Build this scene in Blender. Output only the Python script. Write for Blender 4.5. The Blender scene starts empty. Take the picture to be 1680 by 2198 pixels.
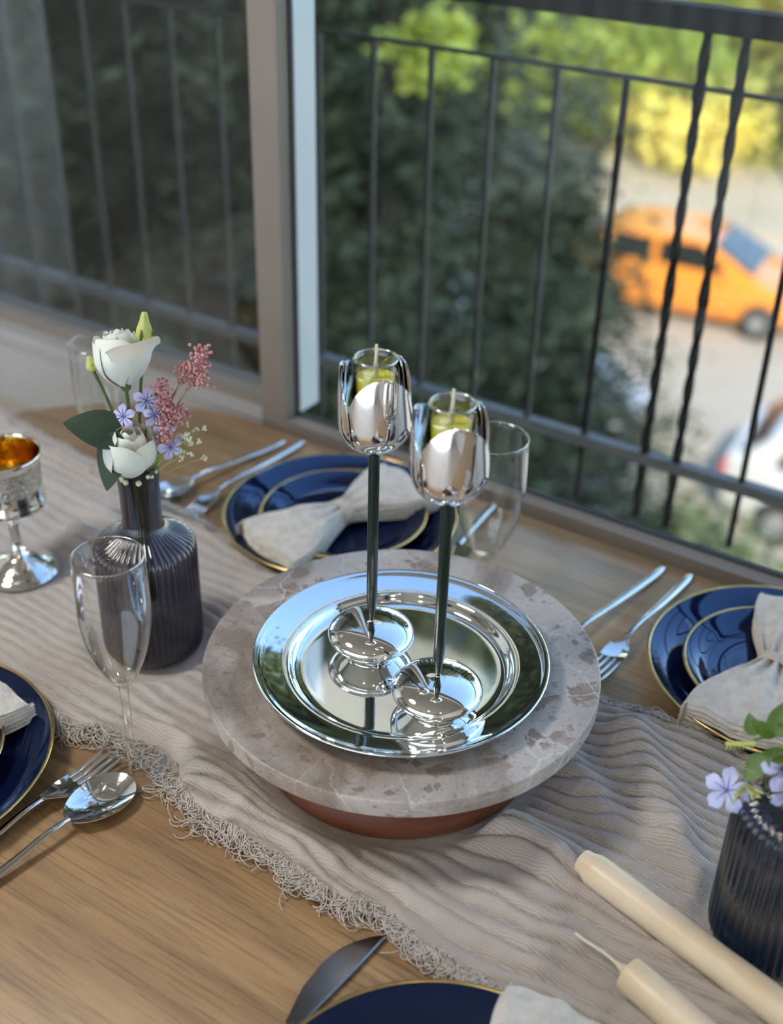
import bpy, bmesh, math, random
import numpy as np
from mathutils import Vector, Matrix, Euler, noise

random.seed(7)
rng = np.random.default_rng(7)
PI = math.pi
R = math.radians
scene = bpy.context.scene
COL = scene.collection

# ------------------------------------------------------------------ camera
cam_d = bpy.data.cameras.new('camera')
cam = bpy.data.objects.new('camera', cam_d)
COL.objects.link(cam)
scene.camera = cam
cam_d.sensor_fit = 'HORIZONTAL'
cam_d.sensor_width = 36.0
cam_d.lens = 36.0 * 2600 / 1680
cam_d.clip_start = 0.02
cam_d.clip_end = 400
_th, _ro = R(31.9), R(-1.5)
_fw = Vector((0, math.cos(_th), -math.sin(_th)))
_r0 = Vector((1, 0, 0))
_u0 = _r0.cross(_fw)
_rt = _r0 * math.cos(_ro) - _u0 * math.sin(_ro)
_up = _u0 * math.cos(_ro) + _r0 * math.sin(_ro)
_m = Matrix((_rt, _up, -_fw)).transposed().to_4x4()
_m.translation = Vector((0, 0, 0.77))
cam.matrix_world = _m
cam_d.dof.use_dof = True
cam_d.dof.focus_distance = 1.02
cam_d.dof.aperture_fstop = 4.0

# ------------------------------------------------------------------ frame of the room: s along the window, t towards outside
ANG = R(32.5)
US = Vector((math.cos(ANG), -math.sin(ANG), 0))
NT = Vector((math.sin(ANG), math.cos(ANG), 0))
ROT = -ANG


def ST(s, t, z=0.0):
    p = US * s + NT * t
    return Vector((p.x, p.y, z))


def to_st(x, y):
    return (x * US.x + y * US.y, x * NT.x + y * NT.y)


# ------------------------------------------------------------------ light
SKY_STRENGTH = 0.19
SUN_STRENGTH = 1.9
EXPOSURE = 2.15
world = bpy.data.worlds.new('world')
scene.world = world
world.use_nodes = True
wn = world.node_tree.nodes
wl = world.node_tree.links
sky = wn.new('ShaderNodeTexSky')
sky.sky_type = 'NISHITA'
sky.sun_disc = False
sky.sun_elevation = R(38)
SUN_AZ = (-NT * math.cos(R(30)) + US * math.sin(R(30))).normalized()   # horizontal direction towards the sun
sky.sun_rotation = math.atan2(SUN_AZ.x, SUN_AZ.y)
sky.air_density = 1.0
sky.dust_density = 0.2
sky.ozone_density = 1.6
wl.new(sky.outputs['Color'], wn['Background'].inputs['Color'])
wn['Background'].inputs['Strength'].default_value = SKY_STRENGTH

sun_d = bpy.data.lights.new('sun', 'SUN')
sun_d.energy = SUN_STRENGTH
sun_d.angle = R(0.6)
sun_d.color = (1.0, 0.89, 0.74)
sun = bpy.data.objects.new('sun', sun_d)
COL.objects.link(sun)
_sd = SUN_AZ * math.cos(R(38)) + Vector((0, 0, math.sin(R(38))))
sun.rotation_euler = _sd.to_track_quat('Z', 'Y').to_euler()

scene.view_settings.view_transform = 'Standard'
scene.view_settings.look = 'None'
scene.view_settings.gamma = 1.0
scene.view_settings.use_curve_mapping = False
scene.view_settings.exposure = EXPOSURE
scene.cycles.use_denoising = True
scene.cycles.max_bounces = 10
scene.cycles.use_adaptive_sampling = True
scene.cycles.adaptive_threshold = 0.06
scene.cycles.transparent_max_bounces = 24
scene.cycles.transmission_bounces = 10
scene.cycles.glossy_bounces = 6
scene.cycles.diffuse_bounces = 4
scene.cycles.sample_clamp_indirect = 4.0
scene.cycles.caustics_reflective = False
scene.cycles.caustics_refractive = False

# ------------------------------------------------------------------ materials


def mat(name, col=(0.8, 0.8, 0.8), rough=0.5, metal=0.0, **kw):
    m = bpy.data.materials.new(name)
    m.use_nodes = True
    b = m.node_tree.nodes['Principled BSDF']
    b.inputs['Base Color'].default_value = (*col, 1)
    b.inputs['Roughness'].default_value = rough
    b.inputs['Metallic'].default_value = metal
    for k, v in kw.items():
        b.inputs[k.replace('_', ' ')].default_value = v
    return m


def nodes(m):
    return m.node_tree.nodes, m.node_tree.links, m.node_tree.nodes['Principled BSDF']


def N(ns, typ, **kw):
    n = ns.new(typ)
    for k, v in kw.items():
        if k in n.inputs:
            n.inputs[k].default_value = v
        else:
            setattr(n, k, v)
    return n


def ramp(ns, stops, interp='LINEAR'):
    r = ns.new('ShaderNodeValToRGB')
    r.color_ramp.interpolation = interp
    el = r.color_ramp.elements
    while len(el) < len(stops):
        el.new(0.5)
    for e, (p, c) in zip(el, stops):
        e.position = p
        e.color = (*c, 1) if len(c) == 3 else c
    return r


def mixc(ns, ls, fac, a, b, blend='MIX'):
    x = ns.new('ShaderNodeMix')
    x.data_type = 'RGBA'
    x.blend_type = blend
    for sock, v in ((x.inputs[0], fac), (x.inputs[6], a), (x.inputs[7], b)):
        if hasattr(v, 'is_output'):
            ls.new(v, sock)
        elif isinstance(v, (int, float)):
            sock.default_value = v
        else:
            sock.default_value = (*v, 1)
    return x.outputs[2]


def noise_mat(name, c1, c2, scale=8.0, rough=0.5, detail=4.0, metal=0.0, bump=0.0, bump_scale=None, stretch=(1, 1, 1), coord='Object', **kw):
    m = mat(name, c1, rough, metal, **kw)
    ns, ls, b = nodes(m)
    tc = ns.new('ShaderNodeTexCoord')
    mp = ns.new('ShaderNodeMapping')
    mp.inputs['Scale'].default_value = stretch
    ls.new(tc.outputs[coord], mp.inputs['Vector'])
    t = N(ns, 'ShaderNodeTexNoise', Scale=scale, Detail=detail)
    ls.new(mp.outputs[0], t.inputs['Vector'])
    r = ramp(ns, [(0.3, c1), (0.7, c2)])
    ls.new(t.outputs['Fac'], r.inputs['Fac'])
    ls.new(r.outputs['Color'], b.inputs['Base Color'])
    if bump:
        t2 = N(ns, 'ShaderNodeTexNoise', Scale=bump_scale or scale * 4, Detail=3.0)
        ls.new(mp.outputs[0], t2.inputs['Vector'])
        bp = N(ns, 'ShaderNodeBump', Strength=bump, Distance=0.002)
        ls.new(t2.outputs['Fac'], bp.inputs['Height'])
        ls.new(bp.outputs[0], b.inputs['Normal'])
    return m


def wood_mat():
    m = mat('oak', rough=0.42)
    ns, ls, b = nodes(m)
    b.inputs['Coat Weight'].default_value = 0.7
    b.inputs['Coat Roughness'].default_value = 0.3
    tc = ns.new('ShaderNodeTexCoord')
    mp = ns.new('ShaderNodeMapping')
    mp.inputs['Scale'].default_value = (1.2, 9, 9)
    ls.new(tc.outputs['Object'], mp.inputs['Vector'])
    n1 = N(ns, 'ShaderNodeTexNoise', Scale=3.0, Detail=6.0, Roughness=0.6, Distortion=0.6)
    ls.new(mp.outputs[0], n1.inputs['Vector'])
    r1 = ramp(ns, [(0.28, (0.24, 0.132, 0.058)), (0.5, (0.335, 0.203, 0.094)), (0.72, (0.41, 0.265, 0.130))])
    ls.new(n1.outputs['Fac'], r1.inputs['Fac'])
    mp2 = ns.new('ShaderNodeMapping')
    mp2.inputs['Scale'].default_value = (14, 330, 330)
    ls.new(tc.outputs['Object'], mp2.inputs['Vector'])
    n2 = N(ns, 'ShaderNodeTexNoise', Scale=1.0, Detail=3.0, Roughness=0.6, Distortion=0.3)
    ls.new(mp2.outputs[0], n2.inputs['Vector'])
    r2 = ramp(ns, [(0.36, (0.42, 0.36, 0.32)), (0.5, (1, 1, 1))])
    ls.new(n2.outputs['Fac'], r2.inputs['Fac'])
    mp3 = ns.new('ShaderNodeMapping')
    mp3.inputs['Scale'].default_value = (3.5, 60, 60)
    ls.new(tc.outputs['Object'], mp3.inputs['Vector'])
    n3 = N(ns, 'ShaderNodeTexNoise', Scale=1.0, Detail=2.0)
    ls.new(mp3.outputs[0], n3.inputs['Vector'])
    r3 = ramp(ns, [(0.3, (0.72, 0.70, 0.68)), (0.6, (1.06, 1.05, 1.04))])
    ls.new(n3.outputs['Fac'], r3.inputs['Fac'])
    c = mixc(ns, ls, 0.55, r1.outputs['Color'], r2.outputs['Color'], 'MULTIPLY')
    c = mixc(ns, ls, 0.8, c, r3.outputs['Color'], 'MULTIPLY')
    ls.new(c, b.inputs['Base Color'])
    bp = N(ns, 'ShaderNodeBump', Strength=0.25, Distance=0.0006)
    ls.new(n2.outputs['Fac'], bp.inputs['Height'])
    ls.new(bp.outputs[0], b.inputs['Normal'])
    return m


def cloth_mat():
    m = mat('gauze', rough=0.9)
    ns, ls, b = nodes(m)
    b.inputs['Sheen Weight'].default_value = 0.25
    b.inputs['Sheen Roughness'].default_value = 0.5
    uv = ns.new('ShaderNodeUVMap')
    uv.uv_map = 'weave'
    wob = N(ns, 'ShaderNodeTexNoise', Scale=60.0, Detail=2.0)
    ls.new(uv.outputs[0], wob.inputs['Vector'])
    vadd = N(ns, 'ShaderNodeVectorMath', operation='MULTIPLY_ADD')
    vadd.inputs[1].default_value = (0.0022, 0.0022, 0)
    ls.new(wob.outputs['Color'], vadd.inputs[0])
    ls.new(uv.outputs[0], vadd.inputs[2])
    hs = []
    for d, sc in (('X', 180.0), ('Y', 165.0)):
        w = ns.new('ShaderNodeTexWave')
        w.bands_direction = d
        w.inputs['Scale'].default_value = sc
        w.inputs['Distortion'].default_value = 0.0
        ls.new(vadd.outputs[0], w.inputs['Vector'])
        hs.append(w.outputs['Fac'])
    mx = N(ns, 'ShaderNodeMath', operation='MAXIMUM')
    ls.new(hs[0], mx.inputs[0])
    ls.new(hs[1], mx.inputs[1])
    r = ramp(ns, [(0.25, (0.39, 0.355, 0.33)), (0.75, (0.53, 0.49, 0.46))])
    ls.new(mx.outputs[0], r.inputs['Fac'])
    n2 = N(ns, 'ShaderNodeTexNoise', Scale=14.0, Detail=3.0)
    ls.new(uv.outputs[0], n2.inputs['Vector'])
    r2 = ramp(ns, [(0.3, (0.9, 0.88, 0.87)), (0.7, (1.04, 1.04, 1.04))])
    ls.new(n2.outputs['Fac'], r2.inputs['Fac'])
    ls.new(mixc(ns, ls, 1.0, r.outputs['Color'], r2.outputs['Color'], 'MULTIPLY'), b.inputs['Base Color'])
    bp = N(ns, 'ShaderNodeBump', Strength=0.55, Distance=0.0008)
    ls.new(mx.outputs[0], bp.inputs['Height'])
    ls.new(bp.outputs[0], b.inputs['Normal'])
    return m


def stone_mat():
    m = mat('breccia_stone', rough=0.5)
    ns, ls, b = nodes(m)
    tc = ns.new('ShaderNodeTexCoord')
    wob = N(ns, 'ShaderNodeTexNoise', Scale=22.0, Detail=4.0)
    ls.new(tc.outputs['Object'], wob.inputs['Vector'])
    v = N(ns, 'ShaderNodeVectorMath', operation='MULTIPLY_ADD')
    v.inputs[1].default_value = (0.035, 0.035, 0.035)
    ls.new(wob.outputs['Color'], v.inputs[0])
    ls.new(tc.outputs['Object'], v.inputs[2])
    wob2 = N(ns, 'ShaderNodeTexNoise', Scale=60.0, Detail=3.0)
    ls.new(tc.outputs['Object'], wob2.inputs['Vector'])
    v2 = N(ns, 'ShaderNodeVectorMath', operation='MULTIPLY_ADD')
    v2.inputs[1].default_value = (0.016, 0.016, 0.016)
    ls.new(wob2.outputs['Color'], v2.inputs[0])
    ls.new(tc.outputs['Object'], v2.inputs[2])
    # broad clouds
    n0 = N(ns, 'ShaderNodeTexNoise', Scale=7.5, Detail=6.0, Roughness=0.62, Distortion=0.8)
    ls.new(tc.outputs['Object'], n0.inputs['Vector'])
    r0 = ramp(ns, [(0.36, (0.25, 0.20, 0.168)), (0.46, (0.38, 0.335, 0.305)), (0.52, (0.47, 0.43, 0.41)), (0.68, (0.56, 0.525, 0.505))])
    ls.new(n0.outputs['Fac'], r0.inputs['Fac'])
    # fragments of two sizes
    out = r0.outputs['Color']
    for sc, lo, hi, colr, amt, wobv in ((7.0, 0.62, 0.66, (0.33, 0.275, 0.235), 0.75, 1), (24.0, 0.74, 0.75, (0.30, 0.235, 0.19), 0.85, 0), (46.0, 0.80, 0.81, (0.27, 0.205, 0.165), 0.85, 0), (110.0, 0.86, 0.87, (0.22, 0.17, 0.14), 0.8, 0)):
        vo = N(ns, 'ShaderNodeTexVoronoi', Scale=sc)
        vo.feature = 'F1'
        vo.distance = 'CHEBYCHEV' if wobv == 0 else 'EUCLIDEAN'
        ls.new((v if wobv else v2).outputs[0], vo.inputs['Vector'])
        sx = ns.new('ShaderNodeSeparateColor')
        ls.new(vo.outputs['Color'], sx.inputs[0])
        pick = ramp(ns, [(lo, (0, 0, 0)), (hi, (1, 1, 1))])
        ls.new(sx.outputs[0], pick.inputs['Fac'])
        dd = ramp(ns, [(0.36, (1, 1, 1)), (0.42, (0, 0, 0))])
        ls.new(vo.outputs['Distance'], dd.inputs['Fac'])
        msk = N(ns, 'ShaderNodeTexNoise', Scale=11.0 if wobv == 0 else 5.0, Detail=3.0)
        ls.new(tc.outputs['Object'], msk.inputs['Vector'])
        rmk = ramp(ns, [(0.44, (0, 0, 0)), (0.52, (1, 1, 1))])
        ls.new(msk.outputs['Fac'], rmk.inputs['Fac'])
        f = N(ns, 'ShaderNodeMath', operation='MULTIPLY')
        ls.new(pick.outputs['Color'], f.inputs[0])
        ls.new(dd.outputs['Color'], f.inputs[1])
        f1 = N(ns, 'ShaderNodeMath', operation='MULTIPLY')
        ls.new(f.outputs[0], f1.inputs[0])
        ls.new(rmk.outputs['Color'], f1.inputs[1])
        f2 = N(ns, 'ShaderNodeMath', operation='MULTIPLY')
        ls.new(f1.outputs[0], f2.inputs[0])
        f2.inputs[1].default_value = amt
        out = mixc(ns, ls, f2.outputs[0], out, colr)
    # thin pale veins
    ve = N(ns, 'ShaderNodeTexVoronoi', Scale=19.0)
    ve.feature = 'DISTANCE_TO_EDGE'
    ls.new(v.outputs[0], ve.inputs['Vector'])
    rv = ramp(ns, [(0.0, (1, 1, 1)), (0.02, (0, 0, 0))])
    ls.new(ve.outputs['Distance'], rv.inputs['Fac'])
    nv = N(ns, 'ShaderNodeTexNoise', Scale=7.0)
    ls.new(tc.outputs['Object'], nv.inputs['Vector'])
    rn = ramp(ns, [(0.44, (0, 0, 0)), (0.56, (0.85, 0.85, 0.85))])
    ls.new(nv.outputs['Fac'], rn.inputs['Fac'])
    fv = N(ns, 'ShaderNodeMath', operation='MULTIPLY')
    ls.new(rv.outputs['Color'], fv.inputs[0])
    ls.new(rn.outputs['Color'], fv.inputs[1])
    out = mixc(ns, ls, fv.outputs[0], out, (0.66, 0.63, 0.60))
    # pits
    np_ = N(ns, 'ShaderNodeTexNoise', Scale=300.0, Detail=2.0)
    ls.new(tc.outputs['Object'], np_.inputs['Vector'])
    rp = ramp(ns, [(0.30, (0.55, 0.52, 0.5)), (0.40, (1, 1, 1))])
    ls.new(np_.outputs['Fac'], rp.inputs['Fac'])
    out = mixc(ns, ls, 0.7, out, rp.outputs['Color'], 'MULTIPLY')
    ls.new(out, b.inputs['Base Color'])
    bp = N(ns, 'ShaderNodeBump', Strength=0.2, Distance=0.0008)
    ls.new(np_.outputs['Fac'], bp.inputs['Height'])
    ls.new(bp.outputs[0], b.inputs['Normal'])
    return m


def thin_glass(name, col=(1, 1, 1), edge=(0.75, 0.78, 0.78), base=0.05, gain=0.75, power=3.5, rough=0.0, gcol=(1, 1, 1)):
    """clear sheet: lets light straight through, mirrors more at grazing angles"""
    m = bpy.data.materials.new(name)
    m.use_nodes = True
    ns, ls = m.node_tree.nodes, m.node_tree.links
    ns.remove(ns['Principled BSDF'])
    lw = N(ns, 'ShaderNodeLayerWeight', Blend=0.5)
    pw = N(ns, 'ShaderNodeMath', operation='POWER')
    pw.inputs[1].default_value = power
    ls.new(lw.outputs['Facing'], pw.inputs[0])
    ma = N(ns, 'ShaderNodeMath', operation='MULTIPLY_ADD')
    ma.inputs[1].default_value = gain
    ma.inputs[2].default_value = base
    ls.new(pw.outputs[0], ma.inputs[0])
    tr = ns.new('ShaderNodeBsdfTransparent')
    ls.new(mixc(ns, ls, pw.outputs[0], col, edge), tr.inputs['Color'])
    gl = ns.new('ShaderNodeBsdfGlossy')
    gl.inputs['Roughness'].default_value = rough
    gl.inputs['Color'].default_value = (*gcol, 1)
    mx = ns.new('ShaderNodeMixShader')
    ls.new(ma.outputs[0], mx.inputs[0])
    ls.new(tr.outputs[0], mx.inputs[1])
    ls.new(gl.outputs[0], mx.inputs[2])
    ls.new(mx.outputs[0], ns['Material Output'].inputs['Surface'])
    return m


def emit(name, col, strength):
    m = mat(name, col)
    ns, ls, b = nodes(m)
    b.inputs['Emission Color'].default_value = (*col, 1)
    b.inputs['Emission Strength'].default_value = strength
    return m


M = {}
M['oak'] = wood_mat()
M['gauze'] = cloth_mat()
M['thread'] = noise_mat('thread', (0.56, 0.515, 0.48), (0.68, 0.635, 0.60), 200, 0.9)
M['stone'] = stone_mat()
M['red_wood'] = noise_mat('red_wood', (0.17, 0.055, 0.028), (0.27, 0.10, 0.05), 5, 0.4, stretch=(1, 1, 12))
M['silver'] = noise_mat('silver', (0.90, 0.895, 0.88), (0.93, 0.925, 0.915), 30, 0.03, metal=1.0)
M['tray'] = noise_mat('tray_silver', (0.86, 0.885, 0.89), (0.89, 0.915, 0.92), 30, 0.045, metal=1.0)
M['steel'] = noise_mat('steel', (0.80, 0.79, 0.77), (0.84, 0.83, 0.81), 60, 0.07, metal=1.0)
M['darkened_steel'] = noise_mat('darkened_steel', (0.24, 0.215, 0.20), (0.28, 0.25, 0.235), 60, 0.16, metal=1.0)  # brown-grey of the mirrored ceiling put into the metal colour
M['old_silver'] = noise_mat('old_silver', (0.30, 0.28, 0.25), (0.80, 0.78, 0.74), 420, 0.25, metal=1.0, bump=0.9, bump_scale=380)
M['goblet_silver'] = noise_mat('goblet_silver', (0.80, 0.77, 0.72), (0.84, 0.81, 0.77), 40, 0.06, metal=1.0)
M['gilt'] = noise_mat('gilt', (0.78, 0.50, 0.10), (0.86, 0.58, 0.16), 60, 0.12, metal=1.0, bump=0.3, bump_scale=90)
M['gold'] = noise_mat('gold_rim', (0.62, 0.43, 0.14), (0.72, 0.53, 0.22), 70, 0.22, metal=1.0)
M['stem_green'] = noise_mat('stem_green', (0.004, 0.016, 0.011), (0.006, 0.021, 0.014), 40, 0.25)
M['navy'] = noise_mat('navy_glaze', (0.0035, 0.006, 0.030), (0.005, 0.009, 0.042), 20, 0.05, IOR=1.9)
M['navy'].node_tree.nodes['Principled BSDF'].inputs['Specular Tint'].default_value = (0.42, 0.62, 1.0, 1)  # blue tint stands in for a stronger sky reflection in the glaze
M['linen'] = noise_mat('linen', (0.58, 0.54, 0.48), (0.72, 0.69, 0.64), 90, 0.9, bump=0.9, bump_scale=520, Sheen_Weight=0.2)
M['linen_tie'] = noise_mat('linen_tie', (0.50, 0.45, 0.38), (0.62, 0.57, 0.50), 200, 0.9)
M['wax'] = noise_mat('wax', (0.70, 0.56, 0.38), (0.84, 0.75, 0.60), 16, 0.38, detail=8.0, bump=0.15, bump_scale=60, stretch=(1, 3, 3), Subsurface_Weight=0.35, Subsurface_Scale=0.01)
M['wick'] = noise_mat('wick', (0.72, 0.67, 0.50), (0.84, 0.80, 0.66), 300, 0.9)
M['oil'] = noise_mat('oil', (0.78, 0.72, 0.06), (0.84, 0.78, 0.10), 20, 0.12, Subsurface_Weight=0.6, Subsurface_Scale=0.02, Subsurface_Radius=(1, 1, 0.2))
M['wick_tube'] = mat('wick_tube', (0.55, 0.54, 0.52), 0.25, 0.3)
M['glass'] = thin_glass('clear_glass', (0.985, 0.985, 0.98), (0.62, 0.62, 0.60), 0.035, 0.85, 3.2)
M['cup_glass'] = thin_glass('candle_cup_glass', (0.99, 0.99, 0.96), (0.72, 0.72, 0.55), 0.05, 0.8, 2.8)
M['rim_glass'] = thin_glass('glass_rim', (0.9, 0.9, 0.88), (0.5, 0.5, 0.48), 0.30, 0.6, 2.0)
M['vase_glass'] = thin_glass('ribbed_violet_glass', (0.30, 0.30, 0.39), (0.055, 0.06, 0.10), 0.05, 0.55, 2.2, 0.03)
M['vase_glass2'] = thin_glass('ribbed_slate_glass', (0.24, 0.29, 0.35), (0.03, 0.042, 0.055), 0.05, 0.5, 2.0, 0.03)
M['water'] = thin_glass('water_surface', (0.85, 0.88, 0.93), (0.5, 0.55, 0.65), 0.05, 0.6, 3.0)
M['pane'] = thin_glass('window_pane', (0.86, 0.88, 0.86), (0.75, 0.78, 0.76), 0.007, 0.8, 5.0)
M['frame'] = noise_mat('taupe_aluminium', (0.22, 0.192, 0.168), (0.245, 0.215, 0.19), 6, 0.45)
M['frame_dark'] = mat('gasket', (0.05, 0.05, 0.055), 0.6)
M['frame_pale'] = noise_mat('pale_aluminium', (0.36, 0.36, 0.36), (0.40, 0.40, 0.40), 6, 0.3)
M['stile_skylit'] = noise_mat('skylit_aluminium', (0.80, 0.82, 0.85), (0.84, 0.86, 0.89), 6, 0.3)  # bluish white carries the sky light falling on the outer flank
M['pane_left'] = thin_glass('reflective_pane', (0.80, 0.83, 0.82), (0.7, 0.73, 0.72), 0.075, 0.7, 4.0)
M['sill'] = noise_mat('sill_plaster', (0.36, 0.32, 0.27), (0.40, 0.36, 0.31), 10, 0.6)
M['wall'] = noise_mat('white_plaster', (0.78, 0.77, 0.75), (0.82, 0.81, 0.79), 3, 0.8)
M['wall_dark'] = noise_mat('dimming_grey_brown', (0.16, 0.15, 0.135), (0.19, 0.175, 0.16), 3, 0.8)  # dark tone made up for the unseen wall, dims the left pane's reflection
M['ceiling'] = noise_mat('ceiling_plaster', (0.42, 0.385, 0.33), (0.46, 0.42, 0.36), 3, 0.8)
M['floor'] = noise_mat('floor_tile', (0.42, 0.37, 0.32), (0.48, 0.43, 0.38), 3, 0.4)
M['facade'] = noise_mat('facade_render', (0.55, 0.52, 0.48), (0.62, 0.59, 0.55), 2, 0.9)
M['curtain'] = noise_mat('curtain_white', (0.78, 0.79, 0.78), (0.84, 0.85, 0.84), 4, 0.9)
M['cabinet'] = noise_mat('cabinet_white', (0.80, 0.80, 0.80), (0.84, 0.84, 0.84), 3, 0.5)
M['iron'] = noise_mat('wrought_iron', (0.005, 0.006, 0.007), (0.010, 0.011, 0.012), 60, 0.8)
M['iron_pale'] = noise_mat('grey_iron', (0.17, 0.18, 0.20), (0.21, 0.22, 0.24), 40, 0.5)
M['iron_grey'] = noise_mat('dull_iron', (0.035, 0.038, 0.038), (0.05, 0.054, 0.054), 40, 0.6)
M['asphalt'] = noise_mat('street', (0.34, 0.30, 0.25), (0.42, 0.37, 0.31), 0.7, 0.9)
M['paving'] = noise_mat('paving', (0.36, 0.30, 0.21), (0.44, 0.37, 0.27), 0.9, 0.9)
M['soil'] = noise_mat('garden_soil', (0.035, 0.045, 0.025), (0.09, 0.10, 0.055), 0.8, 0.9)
M['lawn'] = noise_mat('lawn', (0.26, 0.28, 0.05), (0.42, 0.36, 0.12), 0.5, 0.9)
M['bark'] = noise_mat('bark', (0.05, 0.04, 0.03), (0.10, 0.08, 0.06), 6, 0.9)
M['needles'] = noise_mat('dark_needles', (0.050, 0.060, 0.028), (0.095, 0.108, 0.048), 1.5, 0.7)
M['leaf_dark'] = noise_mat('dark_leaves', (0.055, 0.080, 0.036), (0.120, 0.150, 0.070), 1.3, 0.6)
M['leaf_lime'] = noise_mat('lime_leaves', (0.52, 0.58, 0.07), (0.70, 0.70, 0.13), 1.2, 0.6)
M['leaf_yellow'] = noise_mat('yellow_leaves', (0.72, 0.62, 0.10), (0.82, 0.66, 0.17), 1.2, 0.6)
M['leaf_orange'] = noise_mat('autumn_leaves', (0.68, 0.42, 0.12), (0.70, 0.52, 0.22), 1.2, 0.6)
M['leaf_mid'] = noise_mat('green_leaves', (0.20, 0.30, 0.06), (0.32, 0.40, 0.09), 1.2, 0.6)
M['car_orange'] = mat('car_paint_orange', (0.72, 0.25, 0.03), 0.35, Coat_Weight=0.8)
M['car_white'] = mat('car_paint_white', (0.55, 0.55, 0.56), 0.3, Coat_Weight=0.8)
M['car_silver'] = mat('car_paint_silver', (0.50, 0.53, 0.58), 0.3, Coat_Weight=0.8)
M['car_glass'] = mat('car_glass', (0.02, 0.022, 0.022), 0.08)
M['tyre'] = mat('tyre', (0.02, 0.02, 0.02), 0.8)
M['hub'] = mat('hub', (0.35, 0.35, 0.36), 0.4, 0.7)
M['lamp_red'] = mat('tail_lamp', (0.55, 0.03, 0.02), 0.3)
M['lamp_clear'] = mat('head_lamp', (0.8, 0.8, 0.8), 0.15)
M['petal_white'] = noise_mat('petal_white', (0.80, 0.78, 0.68), (0.86, 0.85, 0.80), 20, 0.6, Subsurface_Weight=0.25, Subsurface_Scale=0.006)
M['petal_blue'] = noise_mat('petal_blue', (0.46, 0.49, 0.83), (0.58, 0.60, 0.88), 90, 0.6, Subsurface_Weight=0.2, Subsurface_Scale=0.004)
M['petal_vein'] = mat('petal_vein', (0.20, 0.22, 0.62), 0.6)
M['pink'] = noise_mat('pink_blossom', (0.46, 0.17, 0.19), (0.66, 0.38, 0.38), 160, 0.8)
M['bud'] = noise_mat('bud_green', (0.42, 0.48, 0.10), (0.60, 0.62, 0.24), 40, 0.5)
M['stalk'] = noise_mat('stalk_green', (0.06, 0.12, 0.03), (0.11, 0.18, 0.05), 60, 0.5)
M['leaf_deep'] = noise_mat('leaf_deep', (0.016, 0.038, 0.020), (0.026, 0.055, 0.028), 30, 0.6)
M['leaf_fresh'] = noise_mat('leaf_fresh', (0.07, 0.15, 0.015), (0.11, 0.20, 0.03), 30, 0.4)
M['dry'] = noise_mat('dry_fibre', (0.34, 0.25, 0.14), (0.62, 0.55, 0.42), 100, 0.8)
M['filler'] = noise_mat('filler_blossom', (0.62, 0.64, 0.40), (0.80, 0.80, 0.62), 100, 0.7)
def sheer_mat():
    m = bpy.data.materials.new('sheer_cloth')
    m.use_nodes = True
    ns, ls = m.node_tree.nodes, m.node_tree.links
    ns.remove(ns['Principled BSDF'])
    tc = ns.new('ShaderNodeTexCoord')
    nz = N(ns, 'ShaderNodeTexNoise', Scale=3.0)
    ls.new(tc.outputs['Object'], nz.inputs['Vector'])
    r = ramp(ns, [(0.3, (0.80, 0.85, 0.93)), (0.7, (0.85, 0.90, 0.98))])
    ls.new(nz.outputs['Fac'], r.inputs['Fac'])
    d, t = ns.new('ShaderNodeBsdfDiffuse'), ns.new('ShaderNodeBsdfTranslucent')
    ls.new(r.outputs['Color'], d.inputs['Color'])
    ls.new(r.outputs['Color'], t.inputs['Color'])
    mx = ns.new('ShaderNodeMixShader')
    mx.inputs[0].default_value = 0.7
    ls.new(d.outputs[0], mx.inputs[1])
    ls.new(t.outputs[0], mx.inputs[2])
    ls.new(mx.outputs[0], ns['Material Output'].inputs['Surface'])
    return m


M['sheer'] = sheer_mat()
M['lamp_white'] = emit('lamp_white', (1.0, 0.96, 0.90), 9.0)
M['lamp_warm'] = emit('lamp_warm', (1.0, 0.80, 0.55), 40.0)
M['lamp_trim'] = mat('lamp_trim', (0.7, 0.7, 0.7), 0.4)

# ------------------------------------------------------------------ mesh helpers


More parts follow.
